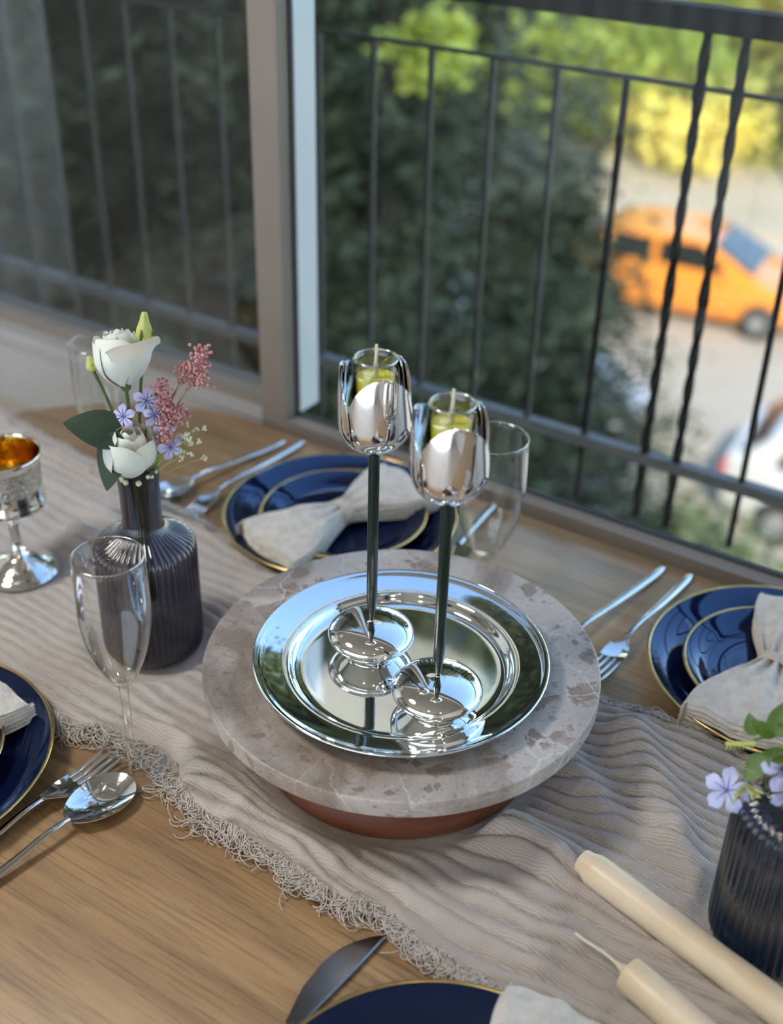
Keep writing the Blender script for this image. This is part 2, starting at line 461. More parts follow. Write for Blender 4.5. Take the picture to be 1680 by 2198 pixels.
class MB:
    def __init__(self):
        self.v, self.f = [], []

    def add(self, v, f):
        o = len(self.v)
        self.v.extend(tuple(p) for p in v)
        self.f.extend(tuple(i + o for i in q) for q in f)
        return self

    def box(self, x0, x1, y0, y1, z0, z1):
        v = [(x, y, z) for x in (x0, x1) for y in (y0, y1) for z in (z0, z1)]
        return self.add(v, [(0, 1, 3, 2), (4, 6, 7, 5), (0, 4, 5, 1), (2, 3, 7, 6), (0, 2, 6, 4), (1, 5, 7, 3)])

    def lathe(self, prof, seg=48, a0=0.0, rib=None, cx=0, cy=0):
        v, f = [], []
        for k, (r, z) in enumerate(prof):
            for i in range(seg):
                a = a0 + 2 * PI * i / seg
                rr = r * (rib(a, k) if rib else 1.0)
                v.append((cx + rr * math.cos(a), cy + rr * math.sin(a), z))
        for k in range(len(prof) - 1):
            for i in range(seg):
                j = (i + 1) % seg
                f.append((k * seg + i, k * seg + j, (k + 1) * seg + j, (k + 1) * seg + i))
        return self.add(v, f)

    def tube(self, pts, rad, sides=8, cap=True, flat=1.0):
        pts = [Vector(p) for p in pts]
        n = len(pts)
        if not hasattr(rad, '__len__'):
            rad = [rad] * n
        v, f = [], []
        prev = None
        for i, p in enumerate(pts):
            d = (pts[min(i + 1, n - 1)] - pts[max(i - 1, 0)])
            d = d.normalized() if d.length > 1e-9 else Vector((0, 0, 1))
            if prev is None:
                ref = Vector((0, 0, 1)) if abs(d.z) < 0.9 else Vector((1, 0, 0))
                a = d.cross(ref).normalized()
            else:
                a = (prev - d * prev.dot(d))
                a = a.normalized() if a.length > 1e-6 else d.orthogonal().normalized()
            prev = a
            b = d.cross(a)
            for k in range(sides):
                t = 2 * PI * k / sides
                v.append(p + a * (rad[i] * math.cos(t)) + b * (rad[i] * flat * math.sin(t)))
        for i in range(n - 1):
            for k in range(sides):
                l = (k + 1) % sides
                f.append((i * sides + k, i * sides + l, (i + 1) * sides + l, (i + 1) * sides + k))
        if cap:
            f.append(tuple(range(sides - 1, -1, -1)))
            f.append(tuple((n - 1) * sides + k for k in range(sides)))
        return self.add(v, f)

    def ball(self, c, r, nu=8, nv=5, sc=(1, 1, 1)):
        v, f = [], []
        for j in range(nv + 1):
            ph = PI * j / nv
            for i in range(nu):
                a = 2 * PI * i / nu
                v.append((c[0] + r * sc[0] * math.sin(ph) * math.cos(a), c[1] + r * sc[1] * math.sin(ph) * math.sin(a), c[2] + r * sc[2] * math.cos(ph)))
        for j in range(nv):
            for i in range(nu):
                k = (i + 1) % nu
                f.append((j * nu + i, (j + 1) * nu + i, (j + 1) * nu + k, j * nu + k))
        return self.add(v, f)

    def build(self, name, material, parent=None, smooth=True, sharp=40, loc=None, rot=None, uv=None):
        me = bpy.data.meshes.new(name)
        me.from_pydata(self.v, [], self.f)
        me.update()
        if smooth:
            me.shade_smooth()
            if sharp:
                me.set_sharp_from_angle(angle=R(sharp))
        if isinstance(material, str):
            material = M[material]
        me.materials.append(material)
        return link(name, me, parent, loc, rot)


def link(name, data, parent=None, loc=None, rot=None):
    o = bpy.data.objects.new(name, data)
    COL.objects.link(o)
    if parent is not None:
        o.parent = parent
    if loc is not None:
        o.location = loc
    if rot is not None:
        o.rotation_euler = rot
    return o


def tag(o, label, cat=None, group=None, kind=None):
    o['label'] = label
    if cat:
        o['category'] = cat
    if group:
        o['group'] = group
    if kind:
        o['kind'] = kind
    return o


def empty(name, loc, rz=0.0, label=None, cat=None, group=None, rot=None):
    o = link(name, None, None, loc, rot or (0, 0, rz))
    o.empty_display_size = 0.05
    if label:
        tag(o, label, cat, group)
    return o


def copy_tree(o, parent=None):
    c = o.copy()
    COL.objects.link(c)
    c.parent = parent
    for ch in list(o.children):
        copy_tree(ch, c)
    return c


def smoothstep(a, b, x):
    t = min(1, max(0, (x - a) / (b - a)))
    return t * t * (3 - 2 * t)


def interp(x, pts):
    if x <= pts[0][0]:
        return pts[0][1]
    for (x0, y0), (x1, y1) in zip(pts, pts[1:]):
        if x <= x1:
            u = (x - x0) / (x1 - x0)
            return y0 + (y1 - y0) * u
    return pts[-1][1]


def shell(prof_out, prof_in):
    return prof_out + prof_in[::-1]


def st_obj(mb, name, material, parent=None, **kw):
    """mesh given in (s, t, z) room coordinates"""
    return mb.build(name, material, parent, smooth=kw.get('smooth', False), rot=None if parent else (0, 0, ROT))


def struct(o, label, cat):
    return tag(o, label, cat, None, 'structure')


# ================================================================== STRUCTURE
FLOOR_Z, CEIL_Z = -0.75, 1.85
S0, S1, T0, TW = -3.0, 1.7, -2.2, 1.15
GZ = -7.2
struct(st_obj(MB().box(S0, S1, T0, TW + 0.1, FLOOR_Z - 0.1, FLOOR_Z), 'floor', 'floor'), 'beige tiled floor of the dining room', 'floor')
struct(st_obj(MB().box(S0, S1, T0, TW + 0.1, CEIL_Z, CEIL_Z + 0.1), 'ceiling', 'ceiling'), 'plain plaster ceiling over the dining room', 'ceiling')
BS0, BS1, BZ = -2.3, 0.9, 1.45      # glazed opening behind the sheer curtain in the back wall
wbk = MB().box(S0, BS0, T0 - 0.1, T0, FLOOR_Z, CEIL_Z).box(BS1, S1, T0 - 0.1, T0, FLOOR_Z, CEIL_Z).box(BS0, BS1, T0 - 0.1, T0, BZ, CEIL_Z)
struct(st_obj(wbk, 'wall_back', 'wall'), 'white plaster wall with a curtained opening behind the camera', 'wall')
struct(st_obj(MB().box(S0 - 0.1, S0, T0, TW + 0.1, FLOOR_Z, CEIL_Z), 'wall_left', 'wall_dark'), 'end wall with the curtain, grey-brown to dim its reflection', 'wall')
struct(st_obj(MB().box(S1, S1 + 0.1, T0, TW + 0.1, FLOOR_Z, CEIL_Z), 'wall_right', 'wall'), 'white plaster wall at the far end of the window', 'wall')
# low wall below the window and lintel over it
WB, WT = -0.115, 1.62
wl_ = st_obj(MB().box(S0, S1, TW - 0.01, TW + 0.12, FLOOR_Z, WB), 'wall_window', 'sill')
struct(wl_, 'low beige plaster wall below the big window', 'wall')
lint = st_obj(MB().box(S0, S1, TW, TW + 0.12, WT, CEIL_Z), 'lintel', 'wall', wl_)
# outside: the building goes on above, below and to the side of the room
struct(st_obj(MB().box(-22, S1 + 0.1, T0 - 0.1, TW + 0.12, CEIL_Z + 0.1, 11), 'wall_upper_storeys', 'facade'), 'rendered facade of the storeys above the room', 'facade')
struct(st_obj(MB().box(-22, S1 + 0.1, T0 - 0.1, TW + 0.10, GZ, FLOOR_Z - 0.1), 'wall_lower_storeys', 'facade'), 'rendered facade of the storeys below the room', 'facade')
struct(st_obj(MB().box(-22, S0 - 0.1, T0 - 0.1, TW + 0.10, FLOOR_Z - 0.1, CEIL_Z + 0.1), 'wall_neighbour', 'facade'), 'rendered facade of the neighbouring flat', 'facade')

# window: two sashes and their tracks, in (s, t, z)
PS0, PS1 = -0.943, -0.902
GZB = 0.008                       # bottom of the glass
w1 = empty('window_1', (0, 0, 0), ROT)
tag(w1, 'dark glazed sliding sash on the outer track behind the flower vase', 'window', None, 'structure')
w2 = empty('window_2', (0, 0, 0), ROT)
tag(w2, 'large glazed sash in front of the railing, taupe aluminium frame', 'window', None, 'structure')
# sash 1 (outer track)
MB().box(S0 + 0.02, PS1, 1.196, 1.200, GZB + 0.004, WT - 0.05).build('pane', 'pane_left', w1, False)
MB().box(S0 + 0.02, PS0, 1.178, 1.222, -0.06, GZB + 0.006).build('bottom_rail', 'frame', w1, False)
MB().box(S0 + 0.02, PS0, 1.150, 1.178, -0.06, -0.004).build('track_ledge', 'frame_pale', w1, False)
MB().box(S0 + 0.02, PS0, 1.128, 1.150, -0.115, -0.02).build('track_face', 'frame_pale', w1, False)
MB().box(S0 + 0.02, PS0, 1.085, 1.150, -0.145, -0.115).build('ledge', 'sill', w1, False)
MB().box(S0 + 0.02, PS1, 1.178, 1.222, WT - 0.06, WT).build('top_rail', 'frame', w1, False)
# meeting stile: taupe inside face, dark gasket, outer flank with sky light put into its pale colour
MB().box(PS0, PS1, 1.145, 1.168, -0.115, WT).build('meeting_stile', 'frame', w2, False)
MB().box(PS0 + 0.004, PS1 + 0.003, 1.168, 1.174, -0.06, WT).build('gasket', 'frame_dark', w2, False)
MB().box(PS0, PS1 + 0.001, 1.174, 1.218, GZB, WT).build('outer_stile', 'stile_skylit', w2, False)
MB().box(PS1, S1 - 0.02, 1.166, 1.170, GZB, WT - 0.05).build('pane', 'pane', w2, False)
MB().box(PS1, S1 - 0.02, 1.145, 1.166, -0.115, GZB).build('bottom_rail', 'frame', w2, False)
MB().box(PS1, S1 - 0.02, 1.166, 1.174, -0.10, GZB + 0.003).build('bead', 'frame_dark', w2, False)
MB().box(PS1, S1 - 0.02, 1.145, 1.19, WT - 0.06, WT).build('top_rail', 'frame', w2, False)
MB().box(S1 - 0.06, S1, 1.145, 1.2, -0.115, WT).build('jamb', 'frame', w2, False)
MB().box(S0, S0 + 0.06, 1.145, 1.222, -0.115, WT).build('jamb', 'frame', w1, False)

# ground outside
struct(st_obj(MB().box(-60, 60, -9, 15.2, GZ - 0.3, GZ), 'ground_garden', 'soil'), 'dark shaded garden soil below the trees', 'garden')
struct(st_obj(MB().box(-60, 60, 12.2, 23.5, GZ - 0.28, GZ + 0.02), 'road', 'asphalt'), 'pale sunlit street with the parked cars', 'street')
struct(st_obj(MB().box(-60, 60, 23.5, 28.0, GZ - 0.28, GZ + 0.14), 'pavement', 'paving'), 'sunlit beige pavement across the street', 'pavement')
lw_ = MB()
lw_.add([(-60, 28, GZ - .3), (60, 28, GZ - .3), (60, 28, GZ + .14), (-60, 28, GZ + .14), (-60, 90, GZ + 5), (60, 90, GZ + 5), (60, 90, GZ - .3), (-60, 90, GZ - .3)],
       [(0, 1, 2, 3), (3, 2, 5, 4), (4, 5, 6, 7), (0, 7, 6, 1), (0, 3, 4, 7), (1, 6, 5, 2)])
struct(st_obj(lw_, 'lawn', 'lawn'), 'yellowish sunlit lawn rising beyond the street', 'lawn')

# ================================================================== TABLE
TC, THW = 0.682, 0.450            # centre line and half width in t
SA, SB = -0.944, 1.05             # straight part in s
tb = empty('dining_table', (0, 0, 0), ROT, 'light oak dining table with a rounded end standing by the window', 'table')


def stadium(n=40, inset=0.0):
    pts = []
    r = THW - inset
    for i in range(n + 1):
        a = PI / 2 + PI * i / n
        pts.append((SA + r * math.cos(a) * 0.81, TC + r * math.sin(a)))
    for i in range(n + 1):
        a = -PI / 2 + PI * i / n
        pts.append((SB + r * math.cos(a), TC + r * math.sin(a)))
    return pts


tt = MB()
rings = [(0.03, -0.032), (0.004, -0.03), (0.0, -0.026), (0.0, -0.005), (0.0012, -0.0015), (0.005, 0.0)]
vv, ff = [], []
for ins, z in rings:
    vv += [(x, y, z) for x, y in stadium(40, ins)]
n_ = len(stadium(40))
for k in range(len(rings) - 1):
    for i in range(n_):
        j = (i + 1) % n_
        ff.append((k * n_ + i, k * n_ + j, (k + 1) * n_ + j, (k + 1) * n_ + i))
ff.append(tuple(range(n_ - 1, -1, -1)))
ff.append(tuple((len(rings) - 1) * n_ + i for i in range(n_)))
tt.add(vv, ff).build('table_top', 'oak', tb, sharp=30)
for s_ in (SA - 0.05, SB + 0.05):
    for t_ in (TC - 0.27, TC + 0.27):
        MB().lathe([(0.001, FLOOR_Z), (0.022, FLOOR_Z), (0.035, -0.04), (0.035, -0.031), (0.001, -0.031)], 20, cx=s_, cy=t_).build('leg', 'oak', tb)
MB().box(SA, SB, TC - 0.28, TC + 0.28, -0.08, -0.0315).build('apron', 'oak', tb, False)

# ================================================================== RUNNER
K = 0.9643
SC_S, SC_T = to_st(0.0125, 0.8403)     # stone board centre
flat_spots = [(SC_S, SC_T, 0.129, 0.150)]
for x, y, r in ((-0.239, 0.965, 0.05), (0.302, 0.628, 0.05), (-0.405, 1.09, 0.044), (-0.223, 0.79, 0.036), (-0.43, 0.78, 0.105), (0.041, 0.43, 0.105), (0.393, 0.937, 0.10), (-0.06, 1.205, 0.10)):
    a, b_ = to_st(x, y)
    flat_spots.append((a, b_, r, r + 0.022))
LO = [(-1.36, .60), (-1.0, .585), (-.816, .574), (-.718, .548), (-.66, .562), (-.619, .571), (-.585, .556), (-.546, .540), (-.467, .532), (-.388, .527), (-.345, .535), (-.30, .528), (-.263, .522), (-.226, .528), (-.175, .535), (0.3, .53)]
HI = [(-1.36, .935), (-1.221, .930), (-1.05, .905), (-.823, .878), (-.707, .85), (-.5, .852), (-.305, .862), (-.189, .864), (0.3, .87)]
FOLDS = []                         # (x0, y0, x1, y1, width, height) in world coordinates
FOLDS += [(0.075, 0.742, 0.140, 0.690, 0.021, 0.030), (0.225, 0.84, 0.240, 0.72, 0.021, 0.024), (0.245, 0.72, 0.258, 0.665, 0.013, 0.014),
          (0.160, 0.815, 0.195, 0.735, 0.016, 0.016), (-0.20, 0.83, -0.12, 0.745, 0.016, 0.013), (-0.12, 0.735, -0.04, 0.685, 0.014, 0.012),
          (-0.36, 1.16, -0.24, 1.06, 0.014, 0.018), (-0.44, 1.28, -0.28, 1.15, 0.012, 0.012), (0.02, 0.655, 0.12, 0.595, 0.013, 0.008), (0.08, 0.66, 0.15, 0.61, 0.012, 0.008)]


def seg_dist(x, y, x0, y0, x1, y1):
    dx, dy = x1 - x0, y1 - y0
    u = max(0, min(1, ((x - x0) * dx + (y - y0) * dy) / (dx * dx + dy * dy)))
    return math.hypot(x - x0 - u * dx, y - y0 - u * dy), u


def press(s, t):
    k = 1.0
    for a, b_, r0, r1 in flat_spots:
        d = math.hypot(s - a, t - b_)
        if d < r1:
            k = min(k, smoothstep(r0, r1, d))
    return k


def cloth_z(s, t, w):
    k = press(s, t)
    n1 = noise.noise(Vector((s * 5.5, t * 6, 0.3)))
    n2 = noise.noise(Vector((s * 19, t * 20, 4.1)))
    n3 = noise.noise(Vector((s * 75, t * 55, 9.1)))
    ph = (t - 0.53) / 0.0148 + 1.5 * n1 + 0.50 * n2 + 0.14 * n3
    rid = abs(math.sin(PI * ph)) ** 0.48
    amp = 0.0122 * (0.75 + 0.6 * noise.noise(Vector((s * 12, t * 14, 7.7))))
    z = amp * rid + 0.0020 * (n2 + 0.6) + 0.0012 * n3
    p = US * s + NT * t
    for x0, y0, x1, y1, wd, h in FOLDS:
        d, u = seg_dist(p.x, p.y, x0, y0, x1, y1)
        if d < wd * 3:
            z += h * math.exp(-(d / wd) ** 2) * (0.75 + 0.4 * n1)
    return 0.0016 + max(0.0, z) * k


NS_, NW = 880, 230
S_A, S_B = -1.32, 0.22
cv, cuv = [], []
edge_lo, edge_hi = [], []
for i in range(NS_ + 1):
    s = S_A + (S_B - S_A) * i / NS_
    wob = 0.004 * noise.noise(Vector((s * 26, 1.5, 0))) + 0.003 * noise.noise(Vector((s * 70, 5.5, 0)))
    wob2 = 0.004 * noise.noise(Vector((s * 26, 9.5, 0))) + 0.003 * noise.noise(Vector((s * 70, 2.5, 0)))
    lo, hi = interp(s, LO) + wob, interp(s, HI) + wob2
    for j in range(NW + 1):
        w = j / NW
        t = lo + (hi - lo) * w
        z = cloth_z(s, t, w)
        cv.append((s, t, z))
        cuv.append((s, t))
        if j == 0:
            edge_lo.append((s, t, z))
        if j == NW:
            edge_hi.append((s, t, z))
cf = [(i * (NW + 1) + j, (i + 1) * (NW + 1) + j, (i + 1) * (NW + 1) + j + 1, i * (NW + 1) + j + 1) for i in range(NS_) for j in range(NW)]
runner = empty('table_runner', (0, 0, 0), ROT, 'crinkled beige gauze runner with frayed edges lying along the oak table', 'table runner')
rm = MB()
rm.v, rm.f = cv, cf
ro = rm.build('gauze_cloth', 'gauze', runner, sharp=None)
uvl = ro.data.uv_layers.new(name='weave')
li = np.zeros(len(ro.data.loops), dtype=np.int32)
ro.data.loops.foreach_get('vertex_index', li)
uvl.data.foreach_set('uv', np.array(cuv, dtype=np.float32)[li].ravel())


def fringe(edge, sgn, name, seed):
    rr = random.Random(seed)
    mb = MB()
    n = 4200
    for q in range(n):
        x = rr.random() * (len(edge) - 2)
        i = int(x)
        f_ = x - i
        s = edge[i][0] * (1 - f_) + edge[i + 1][0] * f_
        t = edge[i][1] * (1 - f_) + edge[i + 1][1] * f_
        z = edge[i][2]
        clump = noise.noise(Vector((s * 38, sgn * 3.0, 0)))
        L = (0.020 + 0.020 * max(0, 0.5 + clump)) * rr.uniform(0.6, 1.25)
        pts = []
        ang = rr.uniform(-0.7, 0.7) + 1.0 * noise.noise(Vector((s * 30, 7, 0)))
        curl = rr.choice((-1, 1)) * rr.uniform(90, 420)
        px, py = s, t - sgn * 0.002
        m = 11
        ph = rr.uniform(0, 6.28)
        lift_ = rr.uniform(0.2, 1.0)
        for k in range(m + 1):
            u = k / m
            pts.append((px, py, max(0.0012, z * (1 - u) ** 1.5 + 0.0014 + 0.0075 * lift_ * math.sin(u * PI * 0.92) * (0.6 + 0.6 * max(-0.5, clump)) + 0.0012 * math.sin(ph + u * 9))))
            ang += curl * (L / m) * (0.25 + u) + rr.uniform(-0.28, 0.28)
            px += math.sin(ang) * L / m * 0.95
            py += sgn * math.cos(ang) * L / m * 0.95
        mb.tube(pts, 0.00052, 3, cap=False)
    o = mb.build(name, 'thread', runner, sharp=None)
    o['kind'] = 'stuff'
    return o


fringe(edge_lo, -1, 'fringe', 3)
fringe(edge_hi, 1, 'fringe', 5)

# ================================================================== STONE BOARD + TRAY
sb = empty('stone_turntable', (0.0125, 0.8403, 0.0), 0.6, 'round grey breccia stone serving board on a red wooden foot', 'serving board')
prof = [(0.0005, 0.0780), (0.168, 0.0780), (0.1735, 0.0785), (0.1745, 0.0796), (0.1747, 0.0932), (0.1742, 0.0945), (0.1730, 0.0953), (0.166, 0.0953), (0.0005, 0.0953)]
MB().lathe(prof, 160).build('stone_top', 'stone', sb, sharp=28)
MB().lathe([(0.0005, 0.003), (0.120, 0.003), (0.1265, 0.0045), (0.1285, 0.009), (0.1265, 0.018), (0.120, 0.034), (0.116, 0.055), (0.118, 0.0779), (0.0005, 0.0779)], 96).build('wooden_foot', 'red_wood', sb, sharp=50)

tr = empty('silver_tray', (0.0116, 0.8245, 0.0955), 0, 'round polished silver tray with a broad rim on the stone board', 'tray')
up_ = [(0.0005, 0.0030), (0.060, 0.0030), (0.084, 0.0030), (0.0872, 0.0030), (0.088, 0.00302), (0.0935, 0.0034), (0.0965, 0.0050), (0.0990, 0.0088), (0.1010, 0.0118), (0.1030, 0.0127), (0.1052, 0.0122), (0.1072, 0.0127),
       (0.112, 0.0136), (0.122, 0.0158), (0.1275, 0.0172), (0.1290, 0.0182), (0.1305, 0.0180), (0.1318, 0.0190), (0.1327, 0.0186)]
dn_ = [(0.1329, 0.0175), (0.1318, 0.0165), (0.127, 0.0155), (0.112, 0.0118), (0.104, 0.0105), (0.0995, 0.0055), (0.095, 0.0012), (0.088, 0.0), (0.0005, 0.0)]
MB().lathe(up_ + dn_, 160).build('tray_dish', 'tray', tr, sharp=60)
tr.scale = (K, K, K)
TRAY_TOP = 0.0955 + 0.0031 * K


# ------------------------------------------------------------------ tulip candle holders
def petal_mesh(phi0, half=R(66), z0=0.0, ztop=0.078, seed=0):
    """one bowed petal, full bowl at the bottom, rounded tip on top; two skins and an edge"""
    nv, nu = 30, 22
    verts, faces = [], []

    def rad(z):
        if z < 0.030:
            q = 1 - z / 0.030
            return 0.0300 * math.sqrt(max(0.0, 1 - q ** 2.1)) ** 1.02
        q = (z - 0.030) / (ztop - 0.030)
        return 0.0300 + 0.0004 * math.sin(q * PI) - 0.0018 * q * q
    zs = []
    for j in range(nv + 1):
        u = j / nv
        zs.append(ztop * (1 - (1 - u) ** 1.55 if u > 0.5 else 1.3172 * u))
    for skin in (0, 1):
        for j in range(nv + 1):
            z = zs[j]
            q = max(0, (z - 0.016) / (ztop - 0.016))
            h = half * max(0.0, 1 - q ** 2.5) ** 0.56
            for i in range(nu + 1):
                c = -1 + 2 * i / nu
                a = phi0 + c * h
                r = rad(z) * (1.0 + 0.035 * c * min(1, z / 0.02)) - skin * 0.0011
                r = max(r, 0.0004)
                verts.append((r * math.cos(a), r * math.sin(a), z + skin * 0.0006 * (1 if z < 0.012 else 0)))
    o2 = (nv + 1) * (nu + 1)
    for j in range(nv):
        for i in range(nu):
            a = j * (nu + 1) + i
            faces.append((a, a + 1, a + nu + 2, a + nu + 1))
            faces.append((o2 + a, o2 + a + nu + 1, o2 + a + nu + 2, o2 + a + 1))
        a = j * (nu + 1)
        faces.append((a, a + nu + 1, o2 + a + nu + 1, o2 + a))
        a = j * (nu + 1) + nu
        faces.append((a, o2 + a, o2 + a + nu + 1, a + nu + 1))
    return MB().add(verts, faces)


def candle_holder(x, y, rot, label):
    h = empty('tulip_candle_holder', (x, y, TRAY_TOP), 0, label, 'candle holder', 'tulip candle holders on the tray')
    h.scale = (K, K, K)
    cap_ = [(0.0394 * math.cos(R(5 + 5 * k)), 0.0196 + 0.0154 * math.sin(R(5 + 5 * k))) for k in range(17)]
    MB().lathe([(0.0005, 0.0), (0.0235, 0.0), (0.0248, 0.0012), (0.0242, 0.0028), (0.0280, 0.0062), (0.0335, 0.0108), (0.0375, 0.0150), (0.0391, 0.0180), (0.0395, 0.0196)] + cap_ +
               [(0.0028, 0.03497), (0.0027, 0.0355), (0.0005, 0.0355)], 120).build('base', 'silver', h, sharp=60)
    MB().lathe([(0.0005, 0.0345), (0.0015, 0.0345), (0.0022, 0.038), (0.0044, 0.052), (0.0048, 0.0535), (0.0048, 0.2080), (0.0030, 0.2100), (0.0005, 0.2100)], 24).build('stem', 'stem_green', h, sharp=30)
    cup = empty('tulip_cup', (0, 0, 0.2085))
    cup.parent = h
    cup.rotation_euler = (0, 0, rot)
    for k in range(3):
        petal_mesh(R(-90 + 120 * k)).build('petal', 'silver', cup, sharp=50)
    MB().lathe([(0.0005, 0.0028), (0.013, 0.0042), (0.0195, 0.0082), (0.0188, 0.010), (0.012, 0.0062), (0.0005, 0.0052)], 40).build('cup_floor', 'silver', cup)
    return h


NEAR_C, FAR_C = (0.0415, 0.7735), (-0.0150, 0.8465)
candle_holder(*NEAR_C, R(8), 'silver tulip candle holder on a dark green stem, the nearer one')
candle_holder(*FAR_C, R(14), 'silver tulip candle holder on a dark green stem, the one behind')


def oil_candle(x, y, label):
    z0 = TRAY_TOP + (0.2085 + 0.011) * K
    c = empty('oil_candle', (x, y, z0), 0.4, label, 'candle', 'yellow candles in the tulip cups')
    c.scale = (K, K, K)
    H_ = 0.0735
    out = [(0.0005, 0.0), (0.0135, 0.0), (0.0158, 0.0015), (0.0168, 0.006), (0.0172, H_ - 0.012), (0.0168, H_ - 0.0065), (0.0163, H_ - 0.0045), (0.0170, H_ - 0.0030), (0.0177, H_ - 0.0018), (0.0176, H_ - 0.0004)]
    inn = [(0.0005, 0.002), (0.013, 0.002), (0.0152, 0.0045), (0.0158, H_ - 0.012), (0.0154, H_ - 0.0065), (0.0150, H_ - 0.0045), (0.0157, H_ - 0.0015), (0.0168, H_ - 0.0001)]
    MB().lathe(shell(out, inn), 56).build('glass_cup', 'cup_glass', c, sharp=50)
    MB().lathe([(0.0172 + 0.0010 * math.cos(2 * PI * k / 10), H_ + 0.0010 * math.sin(2 * PI * k / 10)) for k in range(11)], 56).build('rolled_rim', 'rim_glass', c, sharp=None)
    ly = H_ - 0.0165
    MB().lathe([(0.0005, 0.0025), (0.0125, 0.0025), (0.0150, 0.005), (0.01555, ly + 0.0006), (0.0148, ly), (0.0005, ly - 0.0002)], 48).build('yellow_oil', 'oil', c, sharp=50)
    MB().lathe([(0.0021, ly - 0.01), (0.0021, H_ - 0.004), (0.0017, H_ - 0.004), (0.0017, ly - 0.01)], 16).build('wick_tube', 'wick_tube', c)
    w = MB().tube([(0, 0, ly - 0.008), (0.0001, 0, H_ - 0.002), (0.0006, 0, H_ + 0.006), (0.0004, 0, H_ + 0.0115)], [0.0013, 0.0014, 0.0014, 0.0012], 8)
    w.tube([(0, 0, H_ + 0.003), (-0.0022, 0.0004, H_ + 0.0095)], [0.0003, 0.0002], 4)
    w.build('wick', 'wick', c)
    return c


oil_candle(*NEAR_C, 'yellow oil candle in a clear glass inside the nearer tulip cup')
oil_candle(*FAR_C, 'yellow oil candle in a clear glass inside the tulip cup behind')


# ================================================================== PLATES
def plate(name, x, y, z, r, h, label, cat, group):
    p = empty(name, (x, y, z), random.uniform(0, 6), label, cat, group)
    fr = r * 0.60
    out = [(0.0005, 0.0012), (fr * 0.92, 0.0012), (fr * 0.95, 0.0), (fr, 0.0), (fr * 1.03, 0.0022), (r * 0.82, h * 0.42), (r * 0.95, h * 0.74), (r * 0.993, h * 0.95)]
    top = [(0.0005, 0.0055), (r * 0.50, 0.0055), (r * 0.70, 0.0062), (r * 0.775, 0.0082), (r * 0.82, h * 0.42 + 0.0042), (r * 0.93, h * 0.74 + 0.0036), (r * 0.985, h + 0.0005)]
    MB().lathe(out + top[::-1], 112).build('glazed_dish', 'navy', p, sharp=60)
    ringp = []
    for k in range(11):
        a = 2 * PI * k / 10
        ringp.append((r * 0.991 + 0.0017 * math.cos(a), h * 0.985 + 0.0014 * math.sin(a)))
    MB().lathe(ringp, 112).build('gold_rim', 'gold', p, sharp=None)
    return p


DG, SG = 'navy dinner plates set on the table', 'navy side plates on the dinner plates'
plate('dinner_plate', -0.06, 1.205, 0.0005, 0.137, 0.020, 'navy dinner plate with gold rim behind the stone board', 'plate', DG)
plate('dinner_plate', 0.393, 0.937, 0.0005, 0.136, 0.020, 'navy dinner plate with gold rim between fork and blue flowers by the window', 'plate', DG)
plate('dinner_plate', -0.430, 0.78, 0.004, 0.137, 0.020, 'navy dinner plate with gold rim beside the big spoon and fork', 'plate', DG)
plate('dinner_plate', 0.041, 0.430, 0.0005, 0.136, 0.020, 'navy dinner plate with gold rim beside the lone knife, nearest the camera', 'plate', DG)
plate('side_plate', -0.056, 1.198, 0.0068, 0.097, 0.0175, 'small navy plate stacked on the dinner plate behind the stone board', 'plate', SG)
plate('side_plate', 0.388, 0.932, 0.0068, 0.097, 0.0175, 'small navy plate stacked on the dinner plate near the blue flowers', 'plate', SG)
plate('side_plate', -0.432, 0.780, 0.0103, 0.097, 0.0175, 'small navy plate stacked on the dinner plate at the big spoon and fork', 'plate', SG)
plate('side_plate', 0.045, 0.425, 0.0068, 0.090, 0.0175, 'small navy plate stacked on the plate nearest the camera', 'plate', SG)


